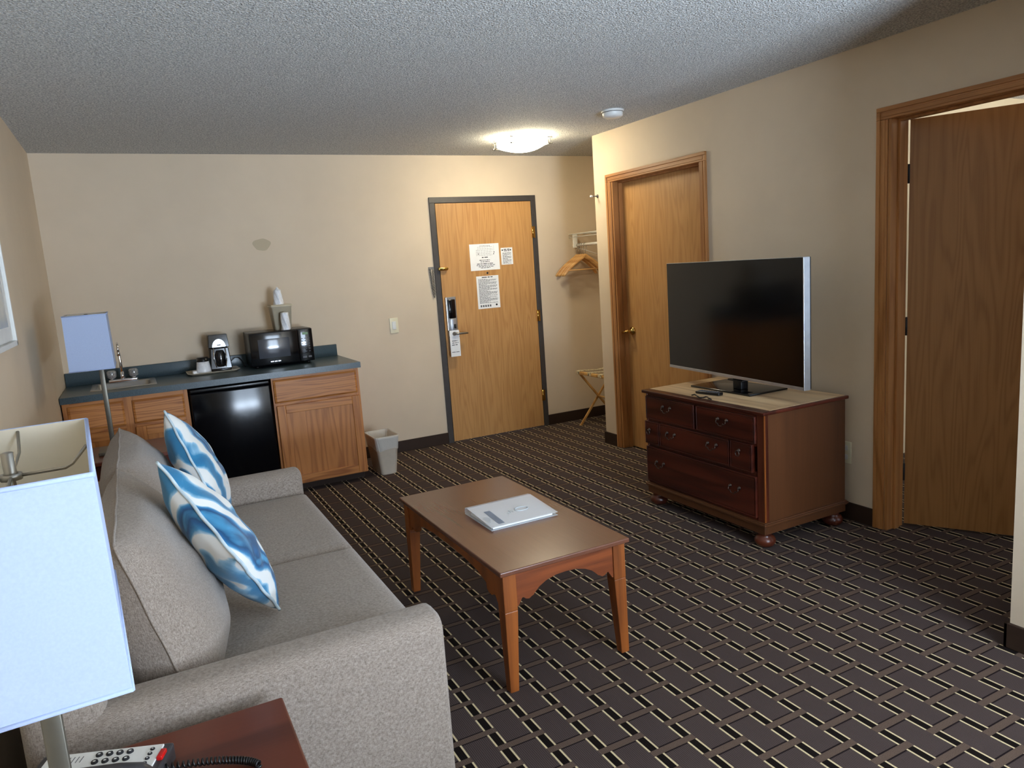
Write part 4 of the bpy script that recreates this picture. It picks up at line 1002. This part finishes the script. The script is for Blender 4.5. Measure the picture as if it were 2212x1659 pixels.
def lamp(label, xc, y0, y1, z0, z1, px, zb, w_=.208):
    yc_ = (y0+y1)/2
    t = thing('table_lamp', label, 'table lamp', (px, yc_, zb))
    tb = .004
    def lp(hx, ya, yb, z): return [(xc-hx, ya, z), (xc+hx, ya, z), (xc+hx, yb, z), (xc-hx, yb, z)]
    a = w_/2
    m = MB()
    o0, o1 = lp(a+tb, y0-tb, y1+tb, z0), lp(a, y0, y1, z1); i0, i1 = lp(a+tb-.003, y0-tb+.003, y1+tb-.003, z0), lp(a-.003, y0+.003, y1-.003, z1)
    m.add(o0+o1, [(k, (k+1) % 4, 4+(k+1) % 4, 4+k) for k in range(4)], 0)
    m.add(i0+i1, [(k, 4+k, 4+(k+1) % 4, (k+1) % 4) for k in range(4)], 1)
    m.add(o0+i0, [(k, 4+k, 4+(k+1) % 4, (k+1) % 4) for k in range(4)], 0)
    m.add(o1+i1, [(k, (k+1) % 4, 4+(k+1) % 4, 4+k) for k in range(4)], 0)
    sh = build(m, 'lamp_shade', [M_shade, M_shadein], t)
    m = MB()
    for zz, g in ((z1, 0.0), (z0, tb)):
        s_ = -1 if zz == z1 else 1
        for (p, q_) in zip(lp(a+g, y0-g, y1+g, zz), lp(a+g, y0-g, y1+g, zz)[1:]+lp(a+g, y0-g, y1+g, zz)[:1]):
            x0_, x1_ = sorted((p[0], q_[0])); y0_, y1_ = sorted((p[1], q_[1]))
            m.box(x0_-.0016, x1_+.0016, y0_-.0016, y1_+.0016, min(zz, zz+s_*.018), max(zz, zz+s_*.018)) if False else None
            m.tube([(p[0], p[1], zz+s_*.002), (q_[0], q_[1], zz+s_*.002)], .0028, 6)
    build(m, 'shade_trim', M_shade, sh)
    m = MB(); zf = z1-.03
    for (ex, ey) in ((a-.004, 0), (-a+.004, 0)):
        pass
    for sx in (-1, 1):
        m.tube([(xc, yc_, zf), (xc+sx*(a-.03), yc_, zf), (xc+sx*(a-.022), yc_, zf+.004), (xc+sx*(a-.003), yc_, z1-.005)], .0022, 8)
        m.tube([(xc, yc_, zf), (xc, yc_+sx*((y1-y0)/2-.04), zf), (xc, yc_+sx*((y1-y0)/2-.028), zf+.005), (xc, yc_+sx*((y1-y0)/2-.003), z1-.005)], .0022, 8)
    m.tube([(xc-.0, yc_, zf-.004), (xc+.0, yc_, zf+.004)], .012, 12)
    build(m, 'spider', M_nickel, t)
    m = MB().lathe([(.009, zf+.003), (.007, zf+.006), (.0075, zf+.030), (.005, zf+.031), (0, zf+.031)], (xc, yc_, 0), 16); build(m, 'finial', M_nickel, t)
    m = MB()
    hp = [(xc, yc_+.055*sin(a_), z0+.02+(zf-z0-.02)*(.5-.5*cos(a_))) for a_ in [pi*k/12 for k in range(13)]]
    m.tube(hp, .002, 6).tube([(p[0], 2*yc_-p[1], p[2]) for p in hp], .002, 6); build(m, 'harp', M_nickel, t)
    build(MB().lathe([(.014, z0+.03), (.015, z0+.06), (.03, z0+.10), (.031, z0+.125), (.02, z0+.145), (0, z0+.152)], (xc, yc_, 0), 18), 'bulb', M_white, t)
    build(MB().rbox(px-.012, px+.012, yc_-.006, yc_+.006, zb+.018, z0+.03, .002, 2).box(min(px, xc)-.008, max(px, xc)+.008, yc_-.006, yc_+.006, z0+.022, z0+.032), 'pole', M_bronze, t)
    build(MB().rbox(px-.07, px+.07, yc_-.09, yc_+.09, zb, zb+.018, .004), 'lamp_base', M_bronze, t)
    return t
nl = lamp('near table lamp with large white rectangular shade at the left edge', -2.489, -4.947, -4.545, 1.05, 1.30, -2.4935, .56, .176)
nl.rotation_euler[2] = radians(3.3); nl.location[0] -= .0115; nl.location[1] -= .006
lamp('far table lamp with white rectangular shade in front of the sink counter', -2.549, -1.60, -1.235, 1.108, 1.386, -2.517, .65, .193)
# telephone
ax = Vector((-2.401, -4.292, 0)); bx = Vector((-2.610, -4.205, 0)); an = math.atan2((ax-bx).y, (ax-bx).x)
t = thing('telephone', 'dark desk telephone with white keypad plate on the near end table', 'telephone', (-2.496, -4.255, .556), an, local=True)
# local: x along top edge, -y toward camera, top edge y=0
pl = .218/2
def wedge(m, x0, x1, y0, y1, z0a, z1a, z0b, z1b): # a at y1 (far), b at y0 (near)
    m.hexa([(x0, y0, z0b), (x1, y0, z0b), (x1, y1, z0a), (x0, y1, z0a)], [(x0, y0, z1b), (x1, y0, z1b), (x1, y1, z1a), (x0, y1, z1a)])
m = MB(); wedge(m, -.128, .122, -.19, .008, 0, .037, 0, .030); build(m, 'base', M_dgrey, t, bev=.004)
m = MB(); wedge(m, -.113, .106, -.115, 0, .036, .0405, .032, .0365); fp = build(m, 'face_plate', M_white, t, bev=.001)
m = MB(); mk = MB()
def kz(y): return .0405+y*(.004/.115)
for r_ in range(4):
    for c_ in range(4):
        x, y = -.012+c_*.0195, -.014-r_*.0205
        m.lathe([(.0066, kz(y)), (.0062, kz(y)+.003), (.0, kz(y)+.0032)], (x, y, 0), 16)
        mk.box(x-.0022, x+.0022, y-.002, y+.0015, kz(y)+.0033, kz(y)+.0036)
for r_ in range(5):
    x, y = .089, -.014-r_*.0135
    m.lathe([(.0044, kz(y)), (.0042, kz(y)+.002), (.0, kz(y)+.0022)], (x, y, 0), 14); mk.box(x-.0014, x+.0014, y-.0012, y+.0012, kz(y)+.0023, kz(y)+.0026)
build(m, 'key', M_inkdk, fp); build(mk, 'key_symbols', M_white, fp)
m = MB()
for c_ in range(5):
    x = -.075+c_*.008; m.box(x, x+.0012, -.03, -.012, kz(-.02)+.0003, kz(-.02)+.0008)
build(m, 'print', M_ink, fp)
build(MB().rbox(.107, .118, -.045, -.018, .034, .043, .002), 'message_light', M_red, t)
m = MB().tube([(-.12, -.055, .045), (-.105, -.055, .060), (-.06, -.056, .068), (0, -.057, .071), (.06, -.056, .068), (.095, -.055, .060), (.115, -.055, .045)], [.020, .022, .019, .017, .019, .022, .020], 16)
m.xf(Matrix.Translation((0, -.046, -.014)) @ Matrix.Rotation(radians(2), 4, 'Z'))
build(m, 'handset', M_dgrey, t)
# coiled cord
m = MB(); pts = []
P0, P1 = Vector((-2.40, -4.345, .575)), Vector((-2.27, -4.372, .570)); n = 26*10
P2 = Vector((-2.24, -4.43, .570))
for k in range(n):
    s_ = k/n; c_ = P0*(1-s_)**2+P1*2*s_*(1-s_)*1.0+P2*s_*s_
    tg = ((P1-P0)*(1-s_)+(P2-P1)*s_).normalized(); w_ = Vector((-tg.y, tg.x, 0)); a_ = 2*pi*k/10
    pts.append(c_+w_*.006*cos(a_)+Vector((0, 0, .006*sin(a_))))
m.tube(pts, .0022, 5)
build(MB(), 'dummy', M_black) if False else None
t = build(m, 'handset_cord', M_black, None, loc=(-2.32, -4.37, .561)); tag(t, 'black coiled handset cord lying on the near end table', 'cord')

# ------------------------------------------------------------------ lights
def area(name, loc, rot, sx, sy, power, col):
    l = bpy.data.lights.new(name, 'AREA'); l.shape = 'RECTANGLE'; l.size = sx; l.size_y = sy; l.energy = power; l.color = col
    o = bpy.data.objects.new(name, l); COL.objects.link(o); o.location = loc; o.rotation_euler = rot; return o
day = (0.68, 0.82, 1.0)
area('daylight_window', ((WX0+WX1)/2, YN-.14, (WZ0+WZ1)/2), (radians(90), 0, 0), WX1-WX0, WZ1-WZ0, 72, day)
area('ceiling_fill', ((WX0+WX1)/2, YN-1.0, .1), (radians(122), 0, 0), 2.6, 1.4, 590, day)  # added fill lamp outside the window, aimed up to brighten the ceiling
area('bedroom_fill', (3.2, -4.6, 1.5), (radians(180), 0, 0), .3, .3, 45, (1.0, .93, .84))  # made-up lamp, added to brighten the bedroom ceiling past the open door
W_ = bpy.data.worlds.new('World'); S.world = W_; W_.use_nodes = True
bg = W_.node_tree.nodes['Background']; bg.inputs[0].default_value = (.62, .78, 1, 1); bg.inputs[1].default_value = 1.5

# ------------------------------------------------------------------ camera
f, yaw, pit, rol, cx, cy, cz_ = 1590.020681, 0.469077, 0.159814, 0.069632, -2.343999, -5.822494, 1.484649
F = Vector((sin(yaw)*cos(pit), cos(yaw)*cos(pit), -sin(pit))); r0 = Vector((cos(yaw), -sin(yaw), 0)); d0 = F.cross(r0)
Rr = cos(rol)*r0+sin(rol)*d0; Dd = -sin(rol)*r0+cos(rol)*d0
cam = bpy.data.cameras.new('camera'); co = bpy.data.objects.new('camera', cam); COL.objects.link(co)
cam.sensor_fit = 'HORIZONTAL'; cam.sensor_width = 36; cam.lens = f/2212*36; cam.clip_start = .02
Mc = Matrix(((Rr.x, -Dd.x, -F.x, cx), (Rr.y, -Dd.y, -F.y, cy), (Rr.z, -Dd.z, -F.z, cz_), (0, 0, 0, 1)))
co.matrix_world = Mc; S.camera = co
S.view_settings.view_transform = 'Standard'; S.view_settings.look = 'None'; S.view_settings.gamma = 1; S.view_settings.use_curve_mapping = False
S.view_settings.exposure = 0.84
